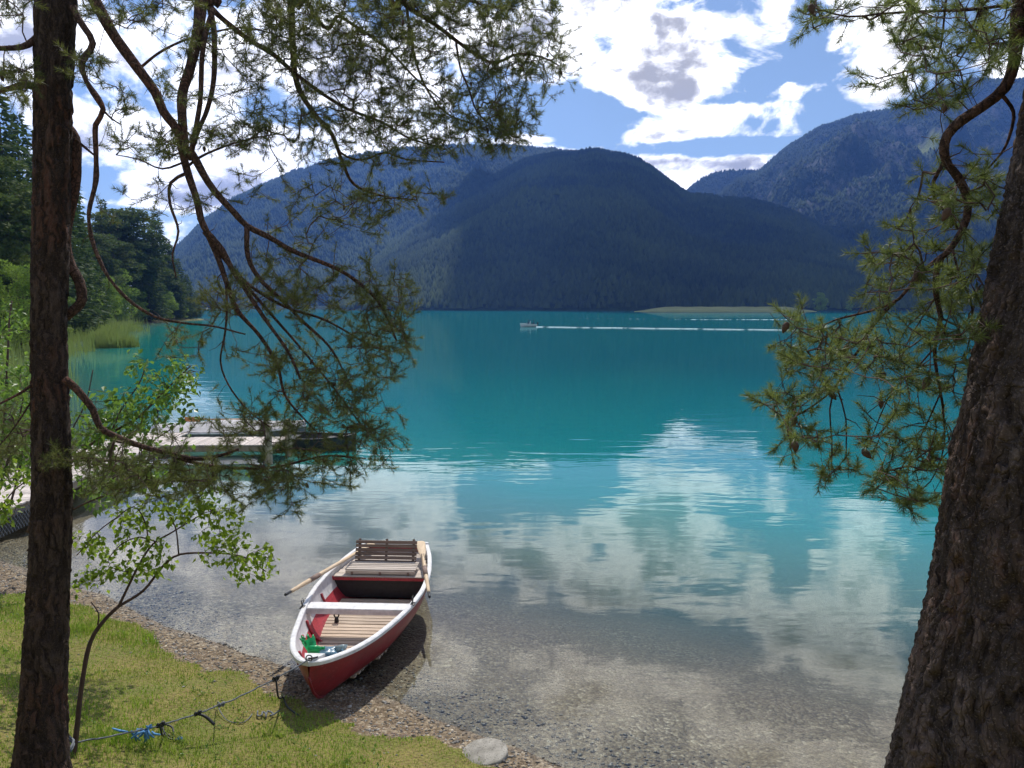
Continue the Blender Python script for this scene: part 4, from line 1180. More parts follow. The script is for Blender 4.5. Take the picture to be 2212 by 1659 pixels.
    for x in (-.38, 0, .38):
        fr = MB(); fr.box((x, 3.415 + .13 * math.tan(a), .50 + .115), (.035, .022, .32), rot=rotx(-a), bev=.004)
        fr.box((x, 3.22, .432), (.035, .38, .045), bev=.004)
        fr.build('bench_leg', M['backwood'], bn)
    # rowlocks: horn ring on a pin
    for s in (-1, 1):
        yy = 1.72 if s < 0 else 1.9
        c = np.array([s * (b_(yy) - .0), yy, zg(yy) + .03])
        r_ = MB(); an = np.linspace(R(-235), R(55), 14)
        r_.tube([c + np.array([0, .033 * math.cos(q), .062 + .033 * math.sin(q)]) for q in an], .0065, 6)
        r_.tube([c + (0, 0, -.02), c + (0, 0, .03)], .008, 6); r_.box(c + (0, 0, -.006), (.05, .09, .014), bev=.003)
        r_.build('rowlock', M['iron'], root, True)
    for x, y, zz in ((.46, 2.16, .125), (-.35, 2.16, .125)):
        q = MB(); q.tube([(x, y, zz), (x, y, zz + .06)], [.03, .022], 8); q.tube([(x + .03 * math.cos(w), y, zz + .085 + .03 * math.sin(w)) for w in np.linspace(0, 6.28, 12)], .009, 6)
        q.build('foot_brace', M['black'], root, True)
    # painter ring
    q = MB(); q.tube([(.03 * math.cos(w), .02, zg(0) + .055 + .03 * math.sin(w)) for w in np.linspace(0, 6.28, 14)], .006, 6); q.box((0, .03, zg(0) + .04), (.04, .05, .012), bev=.003)
    q.build('bow_ring', M['iron'], root, True)
    c, s = math.cos(ang), math.sin(ang)
    def wl(x, y, z): return np.array([BOW[0] + c * x - s * y, BOW[1] + s * x + c * y, z])
    return wl
bw = rowboat()

def oar(label, A, B, side):
    """A grip end, B blade tip"""
    root = empty('oar'); tag(root, label, 'oar')
    A = np.array(A); B = np.array(B); d = nrm(B - A); L = np.linalg.norm(B - A)
    P = lambda q: A + d * q
    MB().tube([P(q) for q in (.0, .02, .13)], [.014, .018, .017], 10).build('grip', M['black'], root, True)
    MB().tube([P(q) for q in (.13, .16, .55, .9, 1.3, L - .62)], [.017, .022, .027, .027, .024, .019], 12).build('shaft', M['oarwood'], root, True)
    MB().tube([P(q) for q in (.62, .88)], [.031, .031], 12).build('leather_collar', M['backwood'], root, True)
    ks = [L - .64, L - .5, L - .38, L - .2, L - .04, L]
    V, Fc = tube([P(q) for q in ks], [.019, .036, .055, .065, .068, .055], 12)
    T_ = frames([P(q) for q in ks]); c = A[None] + np.outer((V - A) @ d, d)
    off = V - c; nrm_ax = nrm(np.cross(d, [0, 0, 1.0])); vv = np.cross(nrm_ax, d)
    oa = off @ nrm_ax; ob = off @ vv
    th = np.clip(((V - A) @ d - (L - .64)) / .2, 0, 1)
    V = c + np.outer(oa, nrm_ax) * 1 + np.outer(ob * (1 - .80 * th), vv)
    mb = MB(); mb.add(V, Fc); mb.build('blade', M['oarwood'], root, True)
oar('wooden oar resting along the left gunwale of the red boat, black grip sticking out', G(616, 1285, .74), G(812, 1169, .50), -1)
oar('pale wooden oar lying along the right side of the red boat by the bench', G(928, 1290, .44), G(908, 1170, .60), 1)

# things lying in the bow
def m_plastic(name, c, trans=.35, rough=.25):
    t = NT(name); n = t.noise(t.obj(), 20, 3).outputs[0]
    b = t.pbsdf(color=t.mix(t.mr(n, .3, .7), tuple(q * .8 for q in c), c), rough=rough, spec=.5)
    return t.surf(t.n('MixShader', {0: trans, 1: b, 2: t.n('BsdfTranslucent', {'Color': c})}))
M['green_pl'] = m_plastic('green_plastic', (.02, .48, .16), .4)
M['clear_pl'] = m_plastic('cloudy_plastic', (.50, .60, .62), .5)
M['blue_bag'] = m_plastic('patterned_blue_plastic', (.16, .30, .40), .3)
def bowthings():
    r = empty('bailer', tuple(bw(-.10, .42, .58))); tag(r, 'bright green cut plastic bottle used as a bailer in the bow of the red boat', 'bailer')
    mb = MB(); ax = nrm(np.array([-.45, .35, .8]))
    mb.tube([ax * q for q in (-.10, -.09, -.03, .0, .06, .10)], [.028, .052, .058, .050, .062, .070], 10, cap=False)
    o = mb.build('cup', M['green_pl'], r, True)
    m2 = MB()
    for k in range(7):
        a = k * .9; m2.tube([ax * .09 + np.array([math.cos(a), math.sin(a), 0]) * .05, ax * .13 + np.array([math.cos(a), math.sin(a), 0]) * .075], [.018, .006], 5)
    m2.build('torn_rim', M['green_pl'], r, True)
    r = empty('bottle', tuple(bw(-.02, .25, .66))); tag(r, 'small green bottle end lying beside the rope on the bow of the red boat', 'bottle')
    mb = MB(); mb.tube([(-.06, 0, 0), (-.05, 0, 0), (.02, .01, 0), (.05, .015, 0), (.07, .02, 0)], [.02, .034, .034, .018, .013], 10); mb.build('body', M['green_pl'], r, True)
    MB().tube([(.07, .02, 0), (.095, .022, 0)], .015, 10).build('cap', M['green_pl'], r, True)
    r = empty('tub', tuple(bw(.06, .78, .26))); tag(r, 'clear plastic tub with green contents on the floor boards near the boat bow', 'tub')
    mb = MB(); 
    for dx, dy, sx, sy in ((-.15, 0, .008, .16), (.15, 0, .008, .16), (0, -.08, .308, .008), (0, .08, .308, .008)): mb.box((dx, dy, .0), (sx, sy, .15), 0, bev=.002)
    mb.box((0, 0, -.072), (.29, .15, .006)); mb.build('side', M['clear_pl'], r)
    MB().box((-.08, -.01, -.02), (.12, .12, .09), bev=.01).build('content', M['green_pl'], r)
    r = empty('plastic_bag', tuple(bw(.03, .48, .50))); tag(r, 'crumpled blue and white plastic bag stuffed in the bow of the red boat', 'bag')
    V, Fc = [], []
    nu, nv = 24, 14
    for i in range(nv):
        for j in range(nu):
            a = j / nu * 6.283; b = (i / (nv - 1) - .5) * math.pi
            p = Vector((math.cos(a) * math.cos(b), math.sin(a) * math.cos(b), math.sin(b)))
            q = 1 + .35 * mnoise.noise(p * 2.2) + .18 * mnoise.noise(p * 6)
            V.append((p.x * .17 * q, p.y * .11 * q, p.z * .07 * q))
    for i in range(nv - 1):
        for j in range(nu): Fc.append((i * nu + j, i * nu + (j + 1) % nu, (i + 1) * nu + (j + 1) % nu, (i + 1) * nu + j))
    MB().add(V, Fc).build('body', M['blue_bag'], r, True)
    MB().tube([(.10, .02, .04), (.15, .03, .07), (.19, .02, .06)], [.04, .02, .035], 8).build('knot', M['clear_pl'], r, True)
bowthings()

# ------------------------------------------------------------------ mooring rope
def rope_thing():
    root = empty('mooring_rope'); tag(root, 'grey mooring rope with knots and blue rags running from the boat to the pine', 'rope')
    a = bw(0, .02, .66); b = on_ground(140, 1640); b = b + (0, .12, .06)
    n = 60; f = np.linspace(0, 1, n)
    P = a[None] * (1 - f)[:, None] + b[None] * f[:, None]
    P[:, 2] -= .13 * np.sin(np.pi * f)
    P[:, 2] = np.maximum(P[:, 2], ground_z(P[:, 0], P[:, 1]) + .02)
    P += rng.normal(0, .002, P.shape)
    MB().tube(P, .0068, 7).build('line', M['rope'], root, True)
    MB().tube(smoothline(np.vstack([a + (.0, .02, .0), a + (-.05, .06, -.03), a + (.03, .12, -.03), a + (.06, .05, 0), a + (.0, .0, .01)]), .02), .009, 7).build('bow_hitch', M['black'], root, True)
    def near(x): # point of the line seen at picture column x
        d = P - CAM; px = CX + F * d[:, 0] / (d[:, 1] * cp - d[:, 2] * sp)
        return P[np.argmin(np.abs(px - x))]
    def knot(x, s=.022, mat='black'):
        c = near(x); k = MB()
        pts = [c + s * np.array([math.cos(q) * (1 + .3 * math.sin(3 * q)), math.sin(q * 1.3), math.sin(q * 2) * .9]) for q in np.linspace(0, 8, 40)]
        k.tube(pts, .009, 6); k.build('knot', M[mat], root, True); return c
    k1 = knot(593); k2 = knot(480, .018, 'rope'); k3 = knot(428, .020); k4 = knot(347, .022); 
    gnd = lambda x, y, dz=.012: on_ground(x, y) + (0, 0, dz)
    MB().tube(smoothline([k1, k1 + (.02, .0, -.18), gnd(612, 1517, .05), gnd(622, 1530), gnd(646, 1548)], .03, .004), .009, 6).build('dropped_end', M['black'], root, True)
    MB().tube(smoothline([k2, gnd(471, 1532, .07), gnd(476, 1545, .04), gnd(492, 1559), gnd(520, 1564), gnd(536, 1556), gnd(545, 1545)], .02, .004), .0045, 6).build('loop', M['rope'], root, True)
    c = gnd(552, 1548, .015)
    MB().tube(smoothline([c + np.array([.16 * q / 9 + .02 * math.cos(q * 2.3), .05 * math.sin(q * 1.9), .012 + .012 * math.sin(q * 3)]) for q in range(12)], .02), .008, 6).build('tangle', M['rope'], root, True)
    MB().tube(smoothline([k3, k3 + (.07, .0, -.03), k3 + (.15, -.02, -.09)], .02), [.012] * 3 + [.013] * (len(smoothline([k3, k3 + (.07, .0, -.03), k3 + (.15, -.02, -.09)], .02)) - 3), 6).build('tail', M['black'], root, True)
    MB().tube(smoothline([k4, k4 + (.01, 0, -.09), gnd(357, 1590, .03), gnd(374, 1596), gnd(372, 1580, .04), gnd(352, 1578, .05), gnd(362, 1598, .02), gnd(385, 1602)], .02), .0075, 6).build('tail', M['black'], root, True)
    e = gnd(388, 1602, .02)
    V2, F2 = needles(np.repeat(e[None], 6, 0), unit(6), 14, .035, .007, shoot=.01); mesh('blue_end', V2, F2, M['blue'], root)
    c = near(306)
    m = MB()
    for k in range(16):
        q = c + np.array([rng.normal(0, .05), rng.normal(0, .02), 0]); e = q + np.array([rng.normal(-.02, .06), rng.normal(0, .03), rng.uniform(-.14, .03)])
        m.tube([q, (q + e) / 2 + rng.normal(0, .012, 3), e], [.008, .011, .006], 5)
    m.build('blue_rag', M['blue'], root, True)
    # turns of cord round the trunk foot
    c = on_ground(98, 1652); 
    m = MB(); m.tube([c + np.array([.19 * math.cos(q), .19 * math.sin(q), .10 + .01 * math.sin(q * 5) + .004 * q]) for q in np.linspace(0, 12.5, 90)], .009, 6)
    m.build('trunk_turns', M['rope'], root, True)
rope_thing()

# ------------------------------------------------------------------ round slab
def slab():
    c = on_ground(1048, 1628)
    V, Fc = [], []; n = 48
    for r_, z in ((.0, .030), (.12, .031), (.19, .030), (.203, .022), (.205, .0), (.205, -.05)):
        for j in range(n):
            a = j / n * 6.283; q = r_ * (1 + .05 * mnoise.noise(Vector((math.cos(a) * 3, math.sin(a) * 3, 0))))
            V.append((q * math.cos(a), q * math.sin(a), z + .002 * mnoise.noise(Vector((q * 20 * math.cos(a), q * 20 * math.sin(a), 0)))))
    for i in range(5):
        for j in range(n): Fc.append((i * n + j, i * n + (j + 1) % n, (i + 1) * n + (j + 1) % n, (i + 1) * n + j))
    t = NT('pale_concrete'); o = t.obj(); a = t.noise(o, 9, 8, .7).outputs[0]; b = t.noise(o, 70, 4).outputs[0]
    col = t.mix(t.mr(a, .35, .65), (.19, .175, .145), (.38, .355, .30)); col = t.mix(t.mr(b, .58, .66), col, (.10, .085, .06))
    ob = mesh('stone_slab', V, Fc, t.surf(t.pbsdf(color=col, rough=.9, spec=.2, normal=t.bump(b, .5, .003))), smooth=True)
    ob.location = c; ob.rotation_euler = (R(2), R(-4), 0)
    tag(ob, 'round pale concrete slab on the gravel at the edge of the grass', 'slab')
slab()

# ------------------------------------------------------------------ gravel, litter, grass
def pebbles():
    n = 60000
    X = rng.uniform(-9.5, 3.0, n); Y = rng.uniform(4.8, 13, n)
    s = sdist(X, Y); wx, wy = warp(X, Y); g = pip(wx, wy, grass_poly)
    k = (s > -.9) & (s < 2.6) & (~g | (rng.uniform(size=n) < .03)) & (rng.uniform(size=n) < np.clip(1.3 - np.abs(s - .25) * .8, .25, 1)); X, Y = X[k], Y[k]; m = len(X)
    r = np.clip(rng.lognormal(math.log(.0095), .42, m), .004, .03)
    Z = ground_z(X, Y) + r * .15
    u = unit(m * 6).reshape(m, 6, 3) * .18
    base = np.array([(1, 0, 0), (0, 1, 0), (-1, 0, 0), (0, -1, 0), (0, 0, 1), (0, 0, -1)], float)
    a = rng.uniform(0, 6.28, m); c, s_ = np.cos(a), np.sin(a)
    B = (base[None] + u) * np.stack([r * rng.uniform(.9, 1.5, m), r, r * rng.uniform(.45, .75, m)], -1)[:, None]
    V = np.stack([B[..., 0] * c[:, None] - B[..., 1] * s_[:, None], B[..., 0] * s_[:, None] + B[..., 1] * c[:, None], B[..., 2]], -1) + np.stack([X, Y, Z], -1)[:, None]
    f = np.array([(0, 1, 4), (1, 2, 4), (2, 3, 4), (3, 0, 4), (1, 0, 5), (2, 1, 5), (3, 2, 5), (0, 3, 5)])
    Fc = (np.arange(m)[:, None, None] * 6 + f[None]).reshape(-1, 3)
    t = NT('beach_pebbles'); ri = t.n('NewGeometry').outputs['Random Per Island']
    col = t.ramp(ri, [(0, (.07, .062, .054)), (.3, (.145, .132, .114)), (.6, (.22, .205, .18)), (.88, (.36, .34, .30)), (.97, (.46, .43, .38)), (1, (.20, .09, .06))])
    z = t.n('SeparateXYZ', {0: t.pos()}).outputs[2]
    wet = t.mr(z, .0, .025, .6, 1.0)
    col = t.n('MixRGB', {0: 1.0, 1: col, 2: t.n('CombineXYZ', {0: wet, 1: wet, 2: wet}).outputs[0]}, blend_type='MULTIPLY').outputs[0]
    tag(mesh('pebbles', V.reshape(-1, 3), Fc, t.surf(t.pbsdf(color=col, rough=t.mr(z, 0, .03, .35, .85), spec=.35)), smooth=True), kind='stuff')
pebbles()

def litter():
    n = 3000
    X = rng.uniform(-8.5, 1.5, n); Y = rng.uniform(4.8, 12, n)
    s = sdist(X, Y); q = np.sin(X * 3.1 + 1) * np.sin(Y * 2.7) + np.sin(X * 7 + Y * 5) * .5
    k = (s > .12) & (s < 1.9) & (q > .1); X, Y = X[k], Y[k]; m = len(X)
    a = rng.uniform(0, 6.28, m); L = rng.uniform(.03, .09, m) ; w = .0022
    Z = ground_z(X, Y) + .016
    p = np.stack([X, Y, Z], -1); d = np.stack([np.cos(a), np.sin(a), rng.normal(0, .18, m)], -1) * L[:, None]; e = np.stack([-np.sin(a), np.cos(a), 0 * a], -1) * w
    V = np.stack([p - e, p + e, p + d], 1).reshape(-1, 3)
    tag(mesh('needle_litter', V, np.arange(m * 3).reshape(-1, 3), m_simple('dry_needles', (.24, .10, .055), .8, .3)), kind='stuff')
litter()

def grass():
    n = 270000
    X = rng.uniform(-8.6, 1.8, n); Y = rng.uniform(4.4, 11.5, n)
    # only the part of the lawn that can be seen
    dd = Y * cp + 3.5 * sp
    k = (np.abs(X / dd) < .72); X, Y = X[k], Y[k]
    wx, wy = warp(X, Y); g = pip(wx, wy, grass_poly)
    thin = .5 + .5 * np.sin(X * 2.3 + np.sin(Y * 3)) * np.cos(Y * 2.9 - X) ; thin2 = .5 + .5 * np.sin(X * 6.1 + Y * 4.4) * np.sin(Y * 7.3)
    k = g & (rng.uniform(size=len(X)) < .35 + .65 * np.clip(thin * .7 + thin2 * .5, 0, 1)); X, Y, thin = X[k], Y[k], thin[k]; m = len(X)
    h = rng.uniform(.010, .032, m) * (.7 + .8 * thin)
    # longer tufts near the pine and along the shore edge
    for (tx, ty, tr, th) in [(on_ground(300, 1380)[0], on_ground(300, 1380)[1], .35, 2.2), (on_ground(250, 1640)[0], on_ground(250, 1640)[1], .5, 2.3), (on_ground(395, 1610)[0], on_ground(395, 1610)[1], .35, 1.8), (on_ground(20, 1330)[0], on_ground(20, 1330)[1], .9, 1.8), (on_ground(540, 1400)[0], on_ground(540, 1400)[1], .25, 1.7), (on_ground(560, 1310)[0], on_ground(560, 1310)[1], .3, 1.5)]:
        h *= 1 + (th - 1) * np.exp(-((X - tx) ** 2 + (Y - ty) ** 2) / tr ** 2)
    for _ in range(110):
        tx, ty, tr, th = rng.uniform(-8, 1), rng.uniform(4.8, 9.5), rng.uniform(.04, .16), rng.uniform(1.4, 2.4)
        h *= 1 + (th - 1) * np.exp(-((X - tx) ** 2 + (Y - ty) ** 2) / tr ** 2)
    Z = ground_z(X, Y)
    a = rng.uniform(0, 6.28, m); ln = rng.uniform(.1, .9, m); w = rng.uniform(.0020, .0038, m)
    p = np.stack([X, Y, Z - .003], -1)
    tip = p + np.stack([np.cos(a) * ln * h, np.sin(a) * ln * h, h], -1)
    mid = p + np.stack([np.cos(a) * ln * h * .3, np.sin(a) * ln * h * .3, h * .62], -1)
    b = a + rng.uniform(-.8, .8, m) + 1.57
    e = np.stack([np.cos(b), np.sin(b), 0 * b], -1) * w[:, None]
    V = np.stack([p - e, p + e, mid + e * .8, tip, mid - e * .8], 1).reshape(-1, 3)
    i = np.arange(m)[:, None] * 5
    me = np.concatenate([i + np.array([[0, 1, 2]]), i + np.array([[0, 2, 4]]), i + np.array([[4, 2, 3]])], 1).reshape(-1, 3)
    tag(mesh('grass', V, me, M['grass']), kind='stuff')
grass()

def weeds():
    m = 420
    xx = rng.uniform(-8, 1.0, m); yy = rng.uniform(4.8, 9.8, m)
    wx, wy = warp(xx, yy); k = pip(wx, wy, grass_poly); xx, yy = xx[k], yy[k]
    P = np.stack([xx, yy, ground_z(xx, yy) + .015], -1)
    V, Ft = leaves(P, np.repeat([[0, 0, 1.0]], len(P), 0), 7, .045, .018, .018, -.1)
    tag(mesh('clover_and_weeds', V, Ft, M['leaf_bush']), kind='stuff')
weeds()

# ------------------------------------------------------------------ dock
def dock():
    root = empty('dock', (-9.7, 12.6, 0)); tag(root, 'low wooden dock with bleached boards and a side finger for the moored boats', 'dock')
    ang = R(2.0); Rz = rotz(ang); o = np.array([-9.7, 12.6, 0.0])
    mb = MB(); y = 0
    while y < 8.7:
        mb.box((rng.normal(0, .012), y + .07, .45 + rng.normal(0, .002)), (1.75, .132, .035), bev=.004); y += .142
    mb.build('deck', M['dockwood'], root)
    mb = MB(); x = .90
    while x < 3.75:
        mb.box((x + .07, 7.45 + rng.normal(0, .01), .45 + rng.normal(0, .002)), (.132, 1.25, .035), bev=.004); x += .142
    mb.build('finger_deck', M['dockwood'], root)
    for xx in (-.78, .78): MB().box((xx, 4.35, .355), (.12, 8.7, .15), bev=.01).build('beam', M['postwood'], root)
    for yy in (6.9, 8.0): MB().box((2.3, yy, .355), (2.8, .10, .14), bev=.01).build('beam', M['postwood'], root)
    for xx in (-.78, .78):
        for yy in (1.5, 3.8, 6.1, 8.5):
            MB().tube([(xx, yy, -1.8), (xx, yy, .27)], [.09, .085], 12).build('pile', M['postwood'], root, True)
    for xx, yy in ((3.70, 6.72), (3.95, 7.75)):
        MB().tube([(xx, yy, -2.0), (xx, yy, .9), (xx, yy, .96), (xx, yy, 1.0)], [.10, .092, .088, .05], 14).build('mooring_post', M['postwood'], root, True)
    root.rotation_euler = (0, 0, ang)
    # woven screen along the near side
    mb = MB()
    for k in range(26):
        yy = .1 + k * .085
        for s in (-1, 1):
            z0, z1 = (.05, .42)
            mb.box((.94 + .004 * s, yy, .24), (.006, .014, .46), rot=rotx(s * R(38)))
    mb.build('lattice', M['rope'], root)
dock()

def moored_boats():
    # grey covered boat
    def hull(name_label, loc, rz, L, B, H, mat_h, cover, cat='boat'):
        root = empty('moored_boat', loc, rz); tag(root, name_label, cat)
        ys = np.linspace(0, 1, 18); V = []; nt = 9
        for s in ys:
            b = B / 2 * (1 - (abs(s - .42) / .60) ** 2.6 * (1 if s > .42 else .35)); b = max(b, .02)
            z = H * (1 + .35 * max(0, s - .55) ** 2 * 4)
            for k in range(nt):
                a = k / (nt - 1) * math.pi
                V.append(((s - .5) * L, -b * math.cos(a) if True else 0, z - (z + .12) * math.sin(a) ** .55))
        n = nt; Fc = [(i * n + j, i * n + j + 1, (i + 1) * n + j + 1, (i + 1) * n + j) for i in range(17) for j in range(n - 1)] + [tuple(range(n))]
        MB().add(V, Fc).build('hull', mat_h, root, True)
        V = np.array(V).reshape(18, nt, 3)
        for sd in (0, -1): MB().tube(V[:, sd] + (0, 0, .01), .028, 7).build('gunwale', M['white_paint'] if cover else M['black'], root, True)
        if cover:
            C = []; nn = 9
            for i in range(18):
                l, r_ = V[i, 0], V[i, -1]
                for j in range(nn):
                    f = j / (nn - 1); p = l * (1 - f) + r_ * f
                    p = p + (0, 0, .05 + .26 * math.sin(math.pi * f) * (1 - abs(i / 17 - .5)) + .018 * mnoise.noise(Vector((i * .7, j * .9, 0))))
                    C.append(p)
            Fc = [(i * nn + j, i * nn + j + 1, (i + 1) * nn + j + 1, (i + 1) * nn + j) for i in range(17) for j in range(nn - 1)]
            MB().add(C, Fc).build('cover', M['tarp'], root, True)
        else:
            for q in (-.2, .2): MB().box((q * L, 0, H - .05), (.2, B * .86, .03), bev=.005).build('thwart', M['black'], root)
        return root
    M['tarp'] = m_simple('grey_tarpaulin', (.42, .40, .39), .6, .15, 5, .3, .01)
    M['dark_hull'] = m_simple('dark_hull', (.035, .036, .042), .4, .3, 8)
    M['grey_hull'] = m_simple('grey_hull', (.16, .16, .17), .4, .3, 8)
    g = hull('grey boat under a pale tarpaulin moored behind the dock, small electric motor at its end', (-8.35, 22.6, 0), R(3), 4.4, 1.45, .36, M['grey_hull'], True)
    hull('low dark boat moored at the end of the dock beside the posts', (-5.75, 21.6, 0), R(-8), 2.7, 1.15, .33, M['dark_hull'], False)
    m = empty('outboard_motor', (-10.45, 22.5, .42)); tag(m, 'small black electric outboard motor with a long tiller on the grey covered boat', 'motor')
    MB().tube([(0, 0, -.6), (0, 0, .52)], .022, 8).build('shaft', M['black'], m, True)
    MB().box((-.02, 0, .56), (.24, .12, .10), bev=.03).build('head', M['black'], m)
    MB().tube([(.08, 0, .57), (.30, 0, .575), (.46, 0, .57)], [.018, .018, .026], 8).build('tiller', M['black'], m, True)
    MB().box((.06, 0, .03), (.16, .10, .12), bev=.01).tube([(.02, .0, .05), (-.14, .0, .24)], .012, 6).build('clamp', M['black'], m)
    p = empty('paddle'); tag(p, 'orange wooden paddle lying on the grey covered boat', 'paddle')
    a = np.array([-9.9, 23.15, .60]); b = a + (1.9, -.1, .02)
    MB().tube([a + (.4, -.02, 0), b], .018, 8).build('shaft', M['orange'], p, True)
    MB().box(a + (.2, -.01, 0), (.48, .02, .15), bev=.008).build('blade', M['orange'], p)
M['orange'] = m_simple('orange_varnish', (.52, .21, .07), .4, .15, 10)
moored_boats()

# ------------------------------------------------------------------ motor boat far out on the lake, and its wake
def person(root_loc, label, shirt, rz):
    me = bpy.data.meshes.new('person')
    J = [(0, 0, .0), (0, 0, .28), (0, 0, .50), (0, 0, .60), (0, 0, .70), (0, 0, .80), (-.19, 0, .47), (-.25, -.1, .24), (-.12, -.32, .2), (.19, 0, .47), (.25, -.1, .24), (.12, -.32, .2), (-.1, -.36, .0), (-.1, -.42, -.38), (.1, -.36, .0), (.1, -.42, -.38)]
    Rr = [.15, .145, .15, .06, .095, .07, .06, .045, .035, .06, .045, .035, .075, .045, .075, .045]
    E = [(0, 1), (1, 2), (2, 3), (3, 4), (4, 5), (2, 6), (6, 7), (7, 8), (2, 9), (9, 10), (10, 11), (0, 12), (12, 13), (0, 14), (14, 15)]
    me.from_pydata(J, E, [])
    o = bpy.data.objects.new('person', me); COL.objects.link(o)
    o.location = root_loc; o.rotation_euler = (0, 0, rz)
    sm = o.modifiers.new('skin', 'SKIN'); o.modifiers.new('sub', 'SUBSURF').render_levels = 1
    for i, v in enumerate(me.skin_vertices[0].data if me.skin_vertices else []):
        v.radius = (Rr[i], Rr[i] * .8); v.use_root = (i == 0)
    if not me.skin_vertices:
        pass
    me.materials.append(shirt)
    tag(o, label, 'person')
    hr = MB(); c = np.array([0, .01, .79]); hr.tube([c + (0, 0, -.10), c + (0, 0, -.03), c + (0, 0, .04), c + (0, 0, .075)], [.09, .112, .09, .02], 10)
    h = hr.build('hair', M['black'], o, True)
    return o
def motorboat():
    c = G(1143, 706, 0)
    root = empty('motor_boat', tuple(c), 0); tag(root, 'small white motor boat with three people far out on the lake', 'motor boat')
    L = 3.2; V = []; nt = 9
    for s in np.linspace(0, 1, 16):   # s = 0 bow (left)
        b = .78 * (1 - (1 - min(1, s / .55)) ** 2.2) ; b = max(b, .03); z = .52 + .22 * (1 - s) ** 2
        for k in range(nt):
            a = k / (nt - 1) * math.pi; V.append(((s - .5) * L + (.28 * (1 - math.sin(a)) * -1 if s == 0 else 0), -b * math.cos(a), z - (z + .1) * math.sin(a) ** .6))
    n = nt; Fc = [(i * n + j, i * n + j + 1, (i + 1) * n + j + 1, (i + 1) * n + j) for i in range(15) for j in range(n - 1)] + [tuple(15 * n + j for j in range(n))]
    MB().add(V, Fc).build('hull', M['white_paint'], root, True)
    V = np.array(V).reshape(16, nt, 3)
    MB().add(np.concatenate([V[:6, 0] + (0, .02, 0), V[:6, -1] + (0, -.02, 0)]), [(i, i + 1, i + 7, i + 6) for i in range(5)]).build('foredeck', M['white_paint'], root)
    MB().box((-.45, 0, .78), (.03, 1.1, .30), rot=rotz(0), bev=.01).build('windscreen', M['clear_pl'], root)
    for x in (-.1, .9): MB().box((x, 0, .42), (.4, 1.2, .08), bev=.02).build('seat', M['tarp'], root)
    MB().box((1.72, 0, .75), (.3, .26, .4), bev=.06).tube([(1.72, 0, .6), (1.74, 0, -.2)], .06, 8).build('outboard', M['black'], root)
    cols = [m_simple('shirt_dark', (.05, .06, .10), .8), m_simple('shirt_pale', (.45, .42, .45), .8), m_simple('shirt_navy', (.03, .04, .08), .8)]
    for (x, y), m_, lb in zip(((-.15, -.25), (.25, .28), (.95, -.1)), cols, ('person in a dark shirt sitting foremost in the white motor boat', 'person in a pale shirt sitting in the middle of the white motor boat', 'person in navy sitting by the motor at the stern of the white motor boat')):
        person((c[0] + x, c[1] + y, .52), lb, m_, R(-90))
motorboat()

def foam(name, xa, ya, xb, yb, wid, thr, n=160):
    P0, P1 = G(xa, ya, .012), G(xb, yb, .012)
    f = np.linspace(0, 1, n); C = P0[None] * (1 - f)[:, None] + P1[None] * f[:, None]
    w = wid * (1 - .55 * f) if wid > 0 else -wid * np.ones(n)
    C[:, 1] += .5 * np.sin(f * 23) + .3 * np.sin(f * 61)
    nn = 5; V = np.stack([C + np.outer(w * (k / (nn - 1) - .5), [0, 1.0, 0]) for k in range(nn)], 1)
    V[:, 1:-1, 2] += .10
    i = np.arange(n * nn).reshape(n, nn)
    Fq = np.stack([i[:-1, :-1], i[:-1, 1:], i[1:, 1:], i[1:, :-1]], -1).reshape(-1, 4)
    t = NT('foam'); p = t.pos(); nz = t.noise(t.mapping(p, (.35, .9, 1)), 1.0, 5, .7).outputs[0]
    a = t.mr(nz, thr, thr + .12)
    s = t.n('MixShader', {0: a, 1: t.n('BsdfTransparent'), 2: t.pbsdf(color=(.33, .46, .50), rough=.8)})
    tag(mesh(name, V.reshape(-1, 3), Fq, t.surf(s)), kind='structure')
foam('wake', 1158, 706.5, 1720, 713.5, 1.4, .37)
foam('wake_far', 1480, 690.3, 1720, 690.6, -1.2, .46)
foam('wake_faint', 1240, 687.5, 1480, 690.2, -1.6, .56)

# ------------------------------------------------------------------ trees across the cove
def spruce_mesh(h, dens=1.0, rmax=.19, seed=0):
    r_ = np.random.default_rng(seed)
    Vs, D = [], []
    z = h * .05
    while z < h * .985:
        q = z / h
        L = h * rmax * (1 - q) ** .8 * (1 if q > .12 else .75)
        nb = int(7 + 3 * (1 - q))
        a0 = r_.uniform(0, 6.28)
        for b in range(nb):
            a = a0 + b * 6.283 / nb + r_.normal(0, .15); l = L * r_.uniform(.65, 1.12) + .15
            n = max(4, int(l * 7 * dens)); t = r_.uniform(.12, 1, n) ** .8
            rr = t * l; zz = z + r_.normal(0, .12) - .42 * rr + .22 * rr * t + r_.normal(0, .10, n)
            lat = r_.normal(0, .24, n) * l * (1.12 - t)
            Vs.append(np.stack([np.cos(a) * rr - np.sin(a) * lat, np.sin(a) * rr + np.cos(a) * lat, zz - .25 * np.abs(lat)], -1))
            D.append(np.stack([np.full(n, math.cos(a)), np.full(n, math.sin(a)), np.full(n, -.35)], -1) + r_.normal(0, .35, (n, 3)))
        z += h * .019 * r_.uniform(.8, 1.2)
    P = np.concatenate(Vs); D = nrm(np.concatenate(D)); m = len(P)
    L = r_.uniform(.35, .75, (m, 1)); s = nrm(np.cross(D, r_.normal(size=(m, 3)))) * r_.uniform(.09, .20, (m, 1))
    V = np.stack([P - s, P + s, P + D * L], 1).reshape(-1, 3)
    return V, np.arange(m * 3).reshape(-1, 3)

